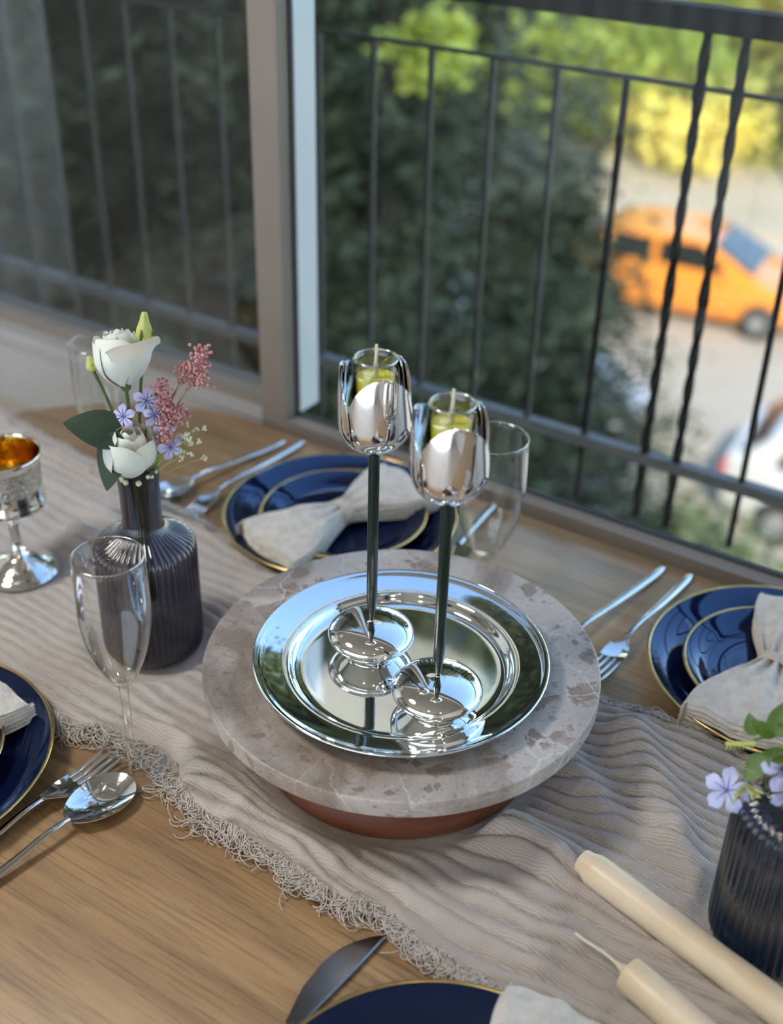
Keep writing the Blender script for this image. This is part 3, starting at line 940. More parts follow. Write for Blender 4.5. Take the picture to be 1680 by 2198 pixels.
# ================================================================== NAPKINS
def napkin(x, y, z, rz, label, seed, L=0.112, wide=0.050, hgt=0.030):
    p = empty('linen_napkin', (x, y, z), rz, label, 'napkin', 'pinched linen napkins on the plates')
    na, nb, nl = 64, 30, 5
    v, f = [], []
    ring_n = (nb + 1) + (nl * 2) + (nb - 1) + (nl * 2)
    sd = Vector((seed * 3.1, seed * 1.7, 0.2))
    for ia in range(na + 1):
        a = -1 + 2 * ia / na
        q = abs(a)
        w = 0.013 + (wide - 0.013) * smoothstep(0.0, 1.0, q ** 0.75)
        th = 0.020 * (1 - smoothstep(0.0, 0.5, q)) + (0.019 + (hgt - 0.019) * math.sin(min(1, q) * PI * 0.85)) * smoothstep(0.0, 0.45, q)
        zb = 0.006 * (1 - smoothstep(0, 0.6, q))
        ring = []
        for ib in range(nb + 1):
            b = -1 + 2 * ib / nb
            pl = 0.0048 * math.cos(b * 9.5 + 0.6 * a + seed) * (1 - 0.75 * q) + 0.0045 * noise.noise(Vector((a * 2.2, b * 1.6, 0)) + sd) * q
            pl += 0.0016 * noise.noise(Vector((a * 8, b * 5, 2)) + sd)
            zz = th * (0.80 + 0.20 * (1 - abs(b) ** 2.2)) + pl
            xx = L * a * (1 - 0.06 * (b * b) * q) + 0.003 * noise.noise(Vector((0.3, b * 3, 7)) + sd) * (1 if q > 0.95 else 0)
            ring.append([xx, w * b, zb + max(0.004, zz)])
        top_r, top_l = ring[-1][2], ring[0][2]

        def side(sign, ztop):
            o = []
            for k in range(1, nl * 2 + 1):
                u = k / (nl * 2 + 0.6)
                zz = zb + (ztop - zb) * (1 - u)
                off = 0.0016 if k % 2 == 0 else -0.0014
                o.append([L * a, sign * (w + off + 0.0012 * noise.noise(Vector((a * 4, k * 2.0, 3)) + sd)), zz])
            return o
        r_side = side(1, top_r)
        l_side = side(-1, top_l)[::-1]
        bot = [[L * a, w * (1 - 2 * k / nb), zb] for k in range(1, nb)]
        full = ring + r_side + bot + l_side
        v += full
        rn = len(full)
    for ia in range(na):
        for k in range(rn):
            l = (k + 1) % rn
            f.append((ia * rn + k, (ia + 1) * rn + k, (ia + 1) * rn + l, ia * rn + l))
    # end caps with the folded layers stepping in and out
    for end, base in ((-1, 0), (1, na * rn)):
        cols = nb
        rows = nl * 2
        start = len(v)
        for r_ in range(1, rows):
            u = r_ / rows
            for c_ in range(nb + 1):
                tp = v[base + c_]
                zz = tp[2] * (1 - u)
                off = (0.0022 if r_ % 2 == 0 else -0.0012) + 0.0014 * noise.noise(Vector((c_ * 0.3, r_ * 3.0, end)) + sd)
                v.append([tp[0] + end * off, tp[1], zz])
        allrows = [[base + c_ for c_ in range(nb + 1)]] + [[start + (r_ - 1) * (nb + 1) + c_ for c_ in range(nb + 1)] for r_ in range(1, rows)]
        bs = len(v)
        for c_ in range(nb + 1):
            tp = v[base + c_]
            v.append([tp[0], tp[1], 0.0])
        allrows.append([bs + c_ for c_ in range(nb + 1)])
        for r_ in range(rows):
            for c_ in range(nb):
                q4 = (allrows[r_][c_], allrows[r_ + 1][c_], allrows[r_ + 1][c_ + 1], allrows[r_][c_ + 1])
                f.append(q4 if end > 0 else q4[::-1])
    MB().add(v, f).build('folded_cloth', 'linen', p, sharp=70)
    tie = MB()
    for off in (-0.004, 0.0, 0.004):
        pts = []
        for k in range(29):
            a = 2 * PI * k / 28
            pts.append((off + 0.001 * math.sin(3 * a), 0.0158 * math.cos(a), 0.0155 + 0.0125 * math.sin(a)))
        tie.tube(pts, 0.0022, 8, cap=False)
    tie.build('tie', 'linen_tie', p)
    return p


napkin(-0.058, 1.188, 0.0135, R(42), 'off-white linen napkin tied in a bow on the plate behind the stone board', 1)
napkin(0.375, 0.925, 0.0135, R(57), 'off-white linen napkin on the plate near the blue flowers', 2, L=0.110)
napkin(-0.424, 0.772, 0.017, R(56), 'off-white linen napkin on the plate at the big spoon and fork', 3, L=0.112)
napkin(0.072, 0.428, 0.0135, R(57), 'off-white linen napkin on the plate nearest the camera', 4, L=0.118, wide=0.050, hgt=0.042)


# ================================================================== CUTLERY
def handle_part(p, x0, x1, z_at, w0=0.0026, w1=0.0048, matl='steel', name='handle'):
    pts, rad = [], []
    for k in range(25):
        u = k / 24
        x = x0 + (x1 - x0) * u
        pts.append((x, 0, z_at(u)))
        rad.append((w0 + (w1 - w0) * smoothstep(0, 0.9, u)) * (1 if k < 23 else (0.85 if k == 23 else 0.45)))
    MB().tube(pts, rad, 12, flat=0.62).build(name, matl, p, sharp=50)


def spoon(x, y, z, rz, label, group, a=0.032, b=0.0215, hl=0.125):
    p = empty('spoon', (x, y, z), rz, label, 'spoon', group)
    nr, nt = 10, 40
    v, f = [], []
    for skin in (0, 1):
        for i in range(nr + 1):
            rho = i / nr
            for k in range(nt):
                t = 2 * PI * k / nt
                ex = math.cos(t)
                px = a * rho * ex
                py = b * rho * math.sin(t) * (1 - 0.16 * ex * rho)
                zz = 0.0015 + 0.0085 * (rho ** 2.0) + 0.002 * max(0, ex) * rho
                if skin:
                    zz -= 0.0013
                v.append((px, py, zz))
    o2 = (nr + 1) * nt
    for i in range(nr):
        for k in range(nt):
            l = (k + 1) % nt
            f.append((i * nt + k, (i + 1) * nt + k, (i + 1) * nt + l, i * nt + l))
            f.append((o2 + i * nt + k, o2 + i * nt + l, o2 + (i + 1) * nt + l, o2 + (i + 1) * nt + k))
    for k in range(nt):
        l = (k + 1) % nt
        f.append((nr * nt + k, o2 + nr * nt + k, o2 + nr * nt + l, nr * nt + l))
    MB().add(v, f).build('bowl', 'steel', p, sharp=50)
    handle_part(p, a * 0.93, a + hl, lambda u: 0.0112 + 0.001 * math.sin(min(1, u * 3) * PI) - 0.0078 * smoothstep(0.05, 0.9, u), 0.0030, 0.0047)
    return p


def fork(x, y, z, rz, label, group, hl=0.125):
    """origin at the middle of the head; tines towards -x"""
    p = empty('fork', (x, y, z), rz, label, 'fork', group)

    def zc(xx):
        return 0.0035 + 0.0065 * ((xx + 0.008) / 0.03) ** 2 * (1 if xx < -0.008 else 0.9)
    head = MB()
    st_ = []
    for k in range(13):
        xx = -0.006 + 0.036 * k / 12
        w = interp(xx, [(-0.006, 0.0122), (0.002, 0.0124), (0.012, 0.0108), (0.020, 0.0066), (0.030, 0.0030)])
        st_.append((xx, w))
    v, f = [], []
    for xx, w in st_:
        for sk in (0.0012, -0.0004):
            for c in range(9):
                b = -1 + 2 * c / 8
                v.append((xx, w * b, zc(xx) + sk + 0.0012 * b * b))
    for k in range(12):
        for c in range(8):
            a_ = k * 18 + c
            f.append((a_, a_ + 18, a_ + 19, a_ + 1))
            f.append((a_ + 9, a_ + 10, a_ + 28, a_ + 27))
        f.append((k * 18, k * 18 + 9, k * 18 + 27, k * 18 + 18))
        f.append((k * 18 + 8, k * 18 + 26, k * 18 + 35, k * 18 + 17))
    f.append(tuple(list(range(0, 9)) + list(range(17, 8, -1))))
    head.add(v, f).build('head', 'steel', p, sharp=50)
    for c in range(4):
        yy = -0.0098 + 0.0196 * c / 3
        pts = [(-0.005 - 0.043 * k / 10, yy * (1 + 0.06 * k / 10), zc(-0.005 - 0.030 * k / 10) + 0.0008 - 0.001 * (k / 10)) for k in range(11)]
        MB().tube(pts, [0.0019] * 8 + [0.0016, 0.0012, 0.0006], 8, flat=0.6).build('tine', 'steel', p, sharp=50)
    handle_part(p, 0.028, 0.028 + hl, lambda u: zc(0.026) + 0.0008 + 0.001 * math.sin(min(1, u * 3) * PI) - (zc(0.026) - 0.0025) * smoothstep(0.05, 0.9, u), 0.0028, 0.0047)
    return p


def knife(x, y, z, rz, label, group, matl='darkened_steel', bl=0.105, hl=0.10):
    """origin at the blade tip, handle towards +x"""
    p = empty('table_knife', (x, y, z), rz, label, 'knife', group)
    edge_y = [(0.0, 0.0), (0.010, -0.0085), (0.022, -0.0155), (0.034, -0.0198), (0.050, -0.0212), (0.075, -0.0185), (bl, -0.0085)]
    v, f = [], []
    n = 24
    for k in range(n + 1):
        xx = bl * k / n
        ey = interp(xx, edge_y)
        ys = 0.0012 * math.sin(min(1, xx / 0.05) * PI / 2) + 0.0005
        v += [(xx, ys, 0.0026), (xx, ys - 0.0016, 0.0036), (xx, ey - 0.0002, 0.0032), (xx, ys - 0.0016, 0.0012), (xx, ys, 0.0012)]
    for k in range(n):
        for c in range(5):
            d = (c + 1) % 5
            f.append((k * 5 + c, k * 5 + d, (k + 1) * 5 + d, (k + 1) * 5 + c))
    f.append((4, 3, 2, 1, 0))
    f.append(tuple(n * 5 + c for c in range(5)))
    MB().add(v, f).build('blade', matl, p, sharp=25)
    MB().tube([(bl - 0.002 + hl * k / 12, -0.0028, 0.0034 + 0.0014 * math.sin(PI * k / 12)) for k in range(13)], [0.0034] * 2 + [0.0038 + 0.0012 * k / 10 for k in range(10)] + [0.003], 12, flat=0.62).build('handle', matl, p, sharp=50)
    return p


CG = 'silver cutlery'
spoon(-0.243, 0.745, 0.001, R(232.5), 'big shiny silver spoon beside the fork on bare oak', 'spoons on the table', a=0.0345, b=0.0235)
fork(-0.272, 0.764, 0.001, R(233), 'silver fork with four tines between the big spoon and a navy plate', 'forks on the table')
spoon(-0.265, 1.264, 0.001, R(48), 'blurred silver spoon behind the flower vase', 'spoons on the table', a=0.027, b=0.019, hl=0.155)
fork(-0.226, 1.235, 0.001, R(57), 'blurred silver fork between the far spoon and the plate behind', 'forks on the table', hl=0.17)
fork(0.228, 0.966, 0.001, R(54), 'silver fork with pale blue sheen beside the plate near the window', 'forks on the table', hl=0.155)
spoon(0.168, 0.967, 0.001, R(49), 'silver spoon tucked under the edge of the stone board', 'spoons on the table', a=0.027, b=0.019, hl=0.185)
knife(0.045, 1.105, 0.001, R(63), 'silver table knife behind the stone board next to the clear wine glass', 'knives on the table', matl='steel', bl=0.07, hl=0.10)
knife(0.005, 0.617, 0.001, R(232.2), 'steel table knife, darkened for its reflection, lying on the oak by the nearest plate', 'knives on the table')


# ================================================================== GLASSES
def flute(x, y, z, label, h=0.226, rim=0.0288, zb=0.094, foot=0.033, belly=1.04, group='clear stemmed glasses'):
    p = empty('champagne_flute', (x, y, z), 0, label, 'glass', group)
    bh = h - zb
    o, i_ = [], []
    for k in range(26):
        u = k / 25
        r = 0.0045 + (rim * belly - 0.0045) * math.sin(min(1, u / 0.62) * PI / 2) ** 0.72 - (rim * (belly - 1)) * max(0, (u - 0.62) / 0.38) ** 1.4
        o.append((r, zb + bh * u))
        if u > 0.075:
            i_.append((r - 0.0009, zb + bh * u))
    i_ = [(0.0004, zb + bh * 0.075)] + i_
    i_[-1] = (rim - 0.0009, h + 0.0002)
    bw = MB().lathe(o + i_[::-1], 64)
    bw.build('bowl', 'glass', p, sharp=None)
    MB().lathe([(rim - 0.0004 + 0.0007 * math.cos(2 * PI * k / 8), h + 0.0007 * math.sin(2 * PI * k / 8)) for k in range(9)], 64).build('rim', 'rim_glass', p, sharp=None)
    MB().lathe([(0.0046, zb + 0.001), (0.0040, zb - 0.012), (0.0035, zb * 0.5), (0.0036, 0.020), (0.0048, 0.012), (0.0072, 0.0078), (0.0062, 0.0062)], 24).build('stem', 'glass', p, sharp=None)
    MB().lathe([(0.0006, 0.0075), (0.007, 0.0062), (0.018, 0.0034), (foot - 0.001, 0.0018), (foot, 0.0012), (foot - 0.001, 0.0003), (0.018, 0.0006), (0.0006, 0.0006)], 56).build('foot', 'glass', p, sharp=None)
    return p


flute(-0.223, 0.79, 0.0045, 'clear champagne flute in front of the violet ribbed vase')
flute(0.100, 1.060, 0.0003, 'wide clear glass behind the nearer tulip cup beside the window', h=0.200, rim=0.0345, zb=0.055, foot=0.031)
flute(-0.321, 1.19, 0.006, 'blurred clear flute behind the white flowers')

# silver goblet
gb = empty('kiddush_goblet', (-0.405, 1.09, 0.0045), 0, 'old silver goblet with gilt inside standing on the runner', 'goblet')
gb.name = 'silver_goblet'
MB().lathe([(0.0005, 0.0), (0.041, 0.0), (0.0415, 0.0015), (0.040, 0.003), (0.036, 0.0065), (0.031, 0.0075), (0.029, 0.0105), (0.023, 0.0125), (0.0185, 0.0165), (0.012, 0.018), (0.0085, 0.022), (0.006, 0.026), (0.0005, 0.026)], 64).build('foot', 'goblet_silver', gb, sharp=50)
MB().lathe([(0.0062, 0.0258), (0.0085, 0.028), (0.006, 0.031), (0.0052, 0.045), (0.0055, 0.062), (0.0085, 0.066), (0.0055, 0.070), (0.006, 0.0745)], 32).build('stem', 'goblet_silver', gb)
MB().lathe([(0.005, 0.074), (0.014, 0.0745), (0.026, 0.078), (0.034, 0.084), (0.0385, 0.0865), (0.0392, 0.0885), (0.0372, 0.092), (0.0365, 0.108)], 64).build('lower_bowl', 'goblet_silver', gb, sharp=50)
MB().lathe([(0.0366, 0.1078), (0.0368, 0.120), (0.0375, 0.137)], 64).build('engraved_band', 'old_silver', gb, sharp=None)
MB().lathe([(0.0375, 0.1368), (0.0395, 0.1425), (0.0402, 0.145), (0.0402, 0.147), (0.0392, 0.1475), (0.0385, 0.1455)], 64).build('rim', 'goblet_silver', gb, sharp=None)
MB().lathe([(0.0386, 0.1458), (0.036, 0.135), (0.0350, 0.108), (0.033, 0.094), (0.025, 0.084), (0.012, 0.080), (0.0005, 0.0795)], 64).build('gilt_inside', 'gilt', gb, sharp=None)


# ================================================================== VASES
def vase(x, y, z, label, matl, ribs=46):
    p = empty('ribbed_vase', (x, y, z), 0.05, label, 'vase', 'ribbed glass vases')
    prof = [(0.0005, 0.0), (0.038, 0.0), (0.0445, 0.0015), (0.0475, 0.0055), (0.0485, 0.012), (0.0487, 0.03), (0.0485, 0.06), (0.0484, 0.09), (0.0482, 0.1175), (0.0474, 0.1215), (0.0450, 0.1245),
            (0.040, 0.1278), (0.033, 0.1320), (0.026, 0.1358), (0.0212, 0.1395), (0.0194, 0.1440), (0.0188, 0.150), (0.0188, 0.170), (0.0191, 0.190), (0.0198, 0.203), (0.0202, 0.2065)]
    amp = [0, 0.004, 0.014, 0.022, 0.025, 0.025, 0.025, 0.025, 0.025, 0.026, 0.022, 0.024, 0.024, 0.02, 0.012, 0.006, 0.003, 0.003, 0.003, 0.002, 0.0]

    def rib(a, k):
        return 1 + amp[k] * (abs(math.cos(a * ribs / 2)) * 2 - 1)
    MB().lathe(prof, ribs * 8, rib=rib).build('ribbed_glass', matl, p, sharp=None)
    inner = [(0.0005, 0.006), (0.036, 0.006), (0.0428, 0.010), (0.0448, 0.02), (0.0446, 0.09), (0.0436, 0.114), (0.036, 0.1245), (0.024, 0.1325), (0.0168, 0.1425), (0.0165, 0.19), (0.0176, 0.2068)]
    MB().lathe(inner, 72).build('inner_wall', M['glass'], p, sharp=None)
    MB().lathe([(0.0176, 0.2062), (0.0187, 0.2078), (0.0203, 0.2070), (0.0205, 0.2058), (0.0190, 0.2050)], 64).build('lip', matl, p, sharp=None)
    MB().lathe([(0.0005, 0.050), (0.0444, 0.050)], 60).build('water', 'water', p, sharp=None)
    return p


VL, VR = (-0.236, 0.968), (0.302, 0.628)
vase(*VL, 0.004, 'tall violet-grey ribbed glass vase with white roses', 'vase_glass')
vase_r = vase(*VR, 0.004, 'slate-grey ribbed glass vase with blue flowers beside the taper candles', 'vase_glass2')
vase_r.scale = (1.0, 1.0, 1.10)


# ------------------------------------------------------------------ flowers
def bez(p0, p1, p2, n=14):
    p0, p1, p2 = Vector(p0), Vector(p1), Vector(p2)
    return [p0 * (1 - u) ** 2 + p1 * 2 * u * (1 - u) + p2 * u * u for u in (k / n for k in range(n + 1))]


def leaf_mesh(mb, base, direc, up, L, W, bend=0.15, n=10, tip=0.9, thick=0.0003):
    """a pointed leaf with a folded midrib, two skins"""
    d = Vector(direc).normalized()
    upv = (Vector(up) - d * Vector(up).dot(d)).normalized()
    sd = d.cross(upv)
    v, f = [], []
    cols = 5
    for skin in (0, 1):
        for k in range(n + 1):
            u = k / n
            w = W * (math.sin(PI * min(1, u ** tip)) ** 0.8) * 0.5 if 0 < u < 1 else 0.0003
            c = Vector(base) + d * (L * u) - upv * (bend * L * u * u) - upv * (thick * skin)
            for q in range(cols):
                b = -1 + 2 * q / (cols - 1)
                v.append(c + sd * (w * b) + upv * (0.22 * w * abs(b)))
    o2 = (n + 1) * cols
    for k in range(n):
        for q in range(cols - 1):
            a = k * cols + q
            f.append((a, a + 1, a + cols + 1, a + cols))
            f.append((o2 + a, o2 + a + cols, o2 + a + cols + 1, o2 + a + 1))
    mb.add(v, f)
    return mb


def rose_petal(R0, L, phi, half, flare, lift, seed, base_r=0.003):
    nv, nu = 12, 12
    v, f = [], []
    for skin in (0, 1):
        for j in range(nv + 1):
            t = j / nv
            for i in range(nu + 1):
                c = -1 + 2 * i / nu
                hw = half * (0.45 + 0.55 * math.sin(min(1, t / 0.6) * PI / 2))
                rho = base_r + (R0 - base_r) * math.sin(min(1, t / 0.62) * PI / 2) ** 0.8 + flare * t ** 4 + (0.0012 * (c if skin < 2 else 0))
                a = phi + c * hw
                z = lift + L * (t - (0.20 if R0 > 0.018 else 0.07) * (c * c) * t ** 3) + 0.0015 * math.sin(c * 4 + seed) * t
                rr = rho - 0.0003 * skin + 0.0012 * noise.noise(Vector((c * 2, t * 2, seed)))
                v.append((rr * math.cos(a), rr * math.sin(a), z))
    o2 = (nv + 1) * (nu + 1)
    for j in range(nv):
        for i in range(nu):
            a = j * (nu + 1) + i
            f.append((a, a + 1, a + nu + 2, a + nu + 1))
            f.append((o2 + a, o2 + a + nu + 1, o2 + a + nu + 2, o2 + a + 1))
    return MB().add(v, f)


def white_rose(top, root, rot, label, scale=1.0, outer_flare=0.010):
    """thing origin where the stalk enters the vase"""
    p = empty('white_lisianthus', root, 0, label, 'flower', 'white flowers in the violet vase')
    tl = Vector(top) - Vector(root)
    MB().tube(bez((0, 0, 0), (tl.x * 0.3, tl.y * 0.3, tl.z * 0.6), tl), [0.0016] * 15, 8).build('stalk', 'stalk', p)
    hd = empty('flower_head', tl)
    hd.parent = p
    hd.rotation_euler = rot
    hd.scale = (scale,) * 3
    specs = []
    for k in range(3):
        specs.append((0.0085 + 0.001 * k, 0.043, 2.1 * k, 1.6, -0.0045, 0.002))
    for k in range(4):
        specs.append((0.0150, 0.0425, 0.7 + 1.57 * k, 1.25, -0.0045, 0.001))
    for k in range(5):
        specs.append((0.0215, 0.0415 - 0.004 * (k == 2), 0.2 + 1.257 * k, 1.05, outer_flare if k == 2 else -0.0025, 0.0))
    for k, (r0, L, ph, hf, fl, li_) in enumerate(specs):
        rose_petal(r0, L, ph, hf, fl, li_, k * 1.3).build('petal', 'petal_white', hd, sharp=None)
    MB().lathe([(0.0005, -0.004), (0.003, -0.003), (0.0055, 0.002), (0.0075, 0.009), (0.0065, 0.010)], 14).build('calyx', 'stalk', hd)
    return p


root = Vector((VL[0], VL[1], 0.16))
white_rose((-0.236, 0.958, 0.296), root, (R(16), R(12), R(170)), 'open white rose-like bloom at the top of the bouquet', 1.10, 0.011)
white_rose((-0.240, 0.950, 0.212), root + Vector((0.003, -0.004, 0)), (R(12), R(2), R(30)), 'white rose-like bloom low over the vase mouth', 1.12, -0.003)


def bud_stem(tip, root, r, label, ln):
    p = empty('flower_bud', root, 0, label, 'flower bud', 'green buds in the violet vase')
    tl = Vector(tip) - Vector(root)
    MB().tube(bez((0, 0, 0), (tl.x * 0.25, tl.y * 0.25, tl.z * 0.6), tl), 0.0015, 8).build('stalk', 'stalk', p)
    hd = empty('bud_head', tl)
    hd.parent = p
    d = tl.normalized()
    hd.rotation_euler = d.to_track_quat('Z', 'Y').to_euler()
    prof = [(0.0005, 0), (0.5 * r, 0.02 * ln), (0.85 * r, 0.15 * ln), (r, 0.32 * ln), (0.85 * r, 0.52 * ln), (0.55 * r, 0.72 * ln), (0.42 * r, 0.88 * ln), (0.3 * r, 0.97 * ln), (0.0005, ln)]
    MB().lathe(prof, 20, rib=lambda a, k: 1 + 0.05 * math.cos(5 * a + 0.4 * k)).build('closed_petals', 'bud', hd, sharp=None)
    for k in range(4):
        a = k * PI / 2
        leaf_mesh(MB(), (0.3 * r * math.cos(a), 0.3 * r * math.sin(a), -0.001), (0.75 * math.cos(a), 0.75 * math.sin(a), 1), (-math.cos(a), -math.sin(a), 0.6), 0.62 * ln, 0.004, -0.35).build('sepal', 'stalk', hd, sharp=None)
    return p


bud_stem((-0.2185, 0.966, 0.332), root, 0.0078, 'pale green pointed bud standing above the white blooms', 0.032)
bud_stem((-0.262, 0.955, 0.312), root, 0.0055, 'small round green bud left of the white bloom', 0.015)

lf = empty('leaf_sprig', root, 0, 'two large dark green leaves hanging over the vase mouth', 'leaf sprig')
pl = leaf_mesh(MB(), Vector((-0.236, 0.945, 0.250)) - root, (-0.052, -0.012, 0.030), (0.15, -0.55, 1), 0.056, 0.040, 0.22, 14, 0.8)
pl.build('leaf', 'leaf_deep', lf, sharp=None)
leaf_mesh(MB(), Vector((-0.243, 0.940, 0.262)) - root, (-0.010, -0.008, -0.048), (-0.3, -0.9, 0.25), 0.058, 0.030, -0.05, 14, 0.7).build('leaf', 'leaf_deep', lf, sharp=None)
MB().tube(bez((0, 0, 0), (-0.001, -0.01, 0.07), Vector((-0.238, 0.946, 0.256)) - root), 0.0014, 6).build('stalk', 'stalk', lf)
leaf_mesh(MB(), Vector((-0.216, 0.962, 0.262)) - root, (0.006, -0.004, 0.03), (0, -1, 0.2), 0.028, 0.016, 0.1).build('leaf', 'leaf_deep', lf, sharp=None)


def blossom(parent, c, axis, r, spin, tubelen=0.016):
    """five-petalled pale blue flower with a thin tube, petals as pieces"""
    h = empty('blossom', c)
    h.parent = parent
    h.rotation_euler = Vector(axis).to_track_quat('Z', 'Y').to_euler()
    for k in range(5):
        a = spin + 2 * PI * k / 5
        n, cols = 8, 5
        v, f = [], []
        for sk in (0, 1):
            for j in range(n + 1):
                u = j / n
                w = r * 0.36 * (0.16 + 0.84 * math.sin(min(1, u / 0.72) * PI / 2) ** 1.3) * (1 - 0.85 * max(0, (u - 0.72) / 0.28) ** 2.2)
                for q in range(cols):
                    b = -1 + 2 * q / (cols - 1)
                    x = r * u * (1.0 - 0.05 * b * b) + 0.001
                    y = w * b
                    z = 0.12 * r * math.sin(u * PI) - 0.10 * r * u * u + 0.10 * w * abs(b) - 0.0002 * sk
                    v.append((x * math.cos(a) - y * math.sin(a), x * math.sin(a) + y * math.cos(a), z))
        o2 = (n + 1) * cols
        for j in range(n):
            for q in range(cols - 1):
                i0 = j * cols + q
                f.append((i0, i0 + 1, i0 + cols + 1, i0 + cols))
                f.append((o2 + i0, o2 + i0 + cols, o2 + i0 + cols + 1, o2 + i0 + 1))
        MB().add(v, f).build('petal', 'petal_blue', h, sharp=None)
    vn = MB()
    for k in range(5):
        a = spin + 2 * PI * k / 5
        vn.tube([(r * u * math.cos(a), r * u * math.sin(a), 0.12 * r * math.sin(u * PI) - 0.10 * r * u * u + 0.0003) for u in (0.05, 0.3, 0.55, 0.8)], [0.0005, 0.0004, 0.0003, 0.0001], 4)
    vn.tube([(0, 0, 0.0005), (0, 0, -tubelen * 0.5), (0.001, 0, -tubelen)], [0.0009, 0.0007, 0.0008], 6)
    vn.build('veins_and_tube', 'petal_vein', h, sharp=None)
    return h


bl = empty('blue_plumbago', root, 0, 'pale blue small blossoms tucked between the white blooms', 'flower', 'pale blue flower sprigs')
for c, ax, r in (((-0.219, 0.958, 0.283), (0.4, -1, 0.3), 0.012), ((-0.240, 0.955, 0.268), (-0.3, -1, 0.4), 0.011), ((-0.212, 0.955, 0.270), (0.5, -0.8, 0.1), 0.011), ((-0.201, 0.958, 0.262), (0.8, -0.6, 0.4), 0.010), ((-0.200, 0.952, 0.240), (0.6, -1, 0.2), 0.012), ((-0.208, 0.958, 0.250), (0.3, -1, -0.2), 0.010)):
    blossom(bl, Vector(c) - root, ax, r, random.uniform(0, 1.2), 0.012)
MB().tube(bez((0, 0, 0), (0.005, 0.0, 0.06), (0.018, -0.008, 0.11)), 0.0012, 6).build('stalk', 'stalk', bl)


def pink_sprig(tips, root, label):
    p = empty('pink_statice', root, 0, label, 'flower', 'pink flower sprigs')
    rr = random.Random(len(tips) + int(root[0] * 1000))
    for tp in tips:
        tv = Vector(tp) - Vector(root)
        MB().tube(bez((0, 0, 0), (tv.x * 0.2, tv.y * 0.2, tv.z * 0.6), tv), 0.0008, 5).build('stalk', 'dry', p)
        mb = MB()
        for k in range(95):
            u = rr.random()
            c = tv + Vector((rr.gauss(0, 0.0038), rr.gauss(0, 0.0035), -0.010 + 0.020 * u + rr.gauss(0, 0.0015)))
            mb.ball(c, rr.uniform(0.0011, 0.0019), 6, 4)
        o = mb.build('blossom_cluster', 'pink', p, sharp=None)
        o['kind'] = 'stuff'
    return p


pink_sprig([(-0.171, 0.972, 0.320), (-0.184, 0.972, 0.304), (-0.172, 0.970, 0.303)], root, 'tall dusty pink sprig leaning out to the window post')
pink_sprig([(-0.204, 0.958, 0.291), (-0.202, 0.956, 0.276), (-0.190, 0.958, 0.270), (-0.202, 0.952, 0.255)], root + Vector((0.003, 0.002, 0)), 'lower dusty pink sprig against the white bloom')

fl = empty('filler_sprig', root, 0, 'airy pale green filler sprig and tiny white blossoms at the vase mouth', 'flower sprig')
mbb, mbs = MB(), MB()
rr = random.Random(21)
for c in [(-0.180, 0.972, 0.248), (-0.186, 0.968, 0.236), (-0.174, 0.972, 0.218), (-0.192, 0.965, 0.228), (-0.188, 0.972, 0.252)] + [(rr.uniform(-0.200, -0.172), rr.uniform(0.955, 0.98), rr.uniform(0.222, 0.252)) for _ in range(12)]:
    cv_ = Vector(c) - root
    mbs.tube(bez((0, 0, 0.01), (cv_.x * 0.2, cv_.y * 0.2, cv_.z * 0.75), cv_, 8), 0.0004, 4)
    for q in range(5):
        mbb.ball(cv_ + Vector((rr.gauss(0, 0.0012), rr.gauss(0, 0.0012), rr.gauss(0, 0.0012))), 0.0014, 6, 4)
for k in range(9):
    a = rr.uniform(-2.9, -0.2)
    mbb.ball(Vector((0.0208 * math.cos(a), 0.0208 * math.sin(a), 0.046 + rr.uniform(-0.003, 0.004))), rr.uniform(0.0018, 0.0030), 8, 5)
o = mbb.build('tiny_blossoms', 'filler', fl, sharp=None)
o['kind'] = 'stuff'
mbs.build('thin_stalks', 'bud', fl, sharp=None)
leafy = MB()
for k in range(14):
    a = rr.uniform(0, 6.28)
    leaf_mesh(leafy, Vector((0.010 * math.cos(a), 0.010 * math.sin(a), 0.030)), (0.5 * math.cos(a), 0.5 * math.sin(a), 1.2), (math.cos(a), math.sin(a), 0), rr.uniform(0.025, 0.04), 0.007, 0.2, 6)
leafy.build('small_leaves', 'leaf_deep', fl, sharp=None)
gr = MB()
for k in range(7):
    a = k * 0.9
    gr.tube([(0.006 * math.cos(a), 0.006 * math.sin(a), -0.10), (0.004 * math.cos(a + 1), 0.004 * math.sin(a + 1), -0.03), (0.009 * math.cos(a + .3), 0.009 * math.sin(a + .3), 0.045)], 0.0018, 6)
gr.build('cut_stalks', 'stalk', fl, sharp=None)

# right vase: blue sprigs leaning out to the left
rootR = Vector((VR[0], VR[1], 0.16))
pb = empty('blue_plumbago', rootR, 0, 'sprig of pale blue five-petalled flowers with fresh green leaves by the candles', 'flower', 'pale blue flower sprigs')
for c, ax, r, sp in (((0.246, 0.636, 0.1465), (-0.35, -0.8, 0.75), 0.0165, 0.35), ((0.262, 0.630, 0.134), (-0.5, -0.9, -0.1), 0.012, 0.8), ((0.272, 0.626, 0.124), (-0.3, -1, -0.3), 0.013, 0.1), ((0.268, 0.632, 0.140), (0.2, -1, 0.3), 0.013, 0.5), ((0.280, 0.630, 0.172), (0.2, -0.8, 0.9), 0.016, 0.2), ((0.283, 0.622, 0.160), (0.5, -1, 0.4), 0.014, 0.9)):
    blossom(pb, Vector(c) - rootR, ax, r, sp, 0.018)
for tp, md in (((0.257, 0.638, 0.152), (0.275, 0.635, 0.20)), ((0.270, 0.632, 0.150), (0.285, 0.63, 0.20)), ((0.262, 0.650, 0.182), (0.285, 0.645, 0.20)), ((0.272, 0.640, 0.205), (0.29, 0.635, 0.21))):
    MB().tube(bez((0, 0, 0.03), Vector(md) - rootR, Vector(tp) - rootR), 0.0010, 6).build('stalk', 'stalk', pb)
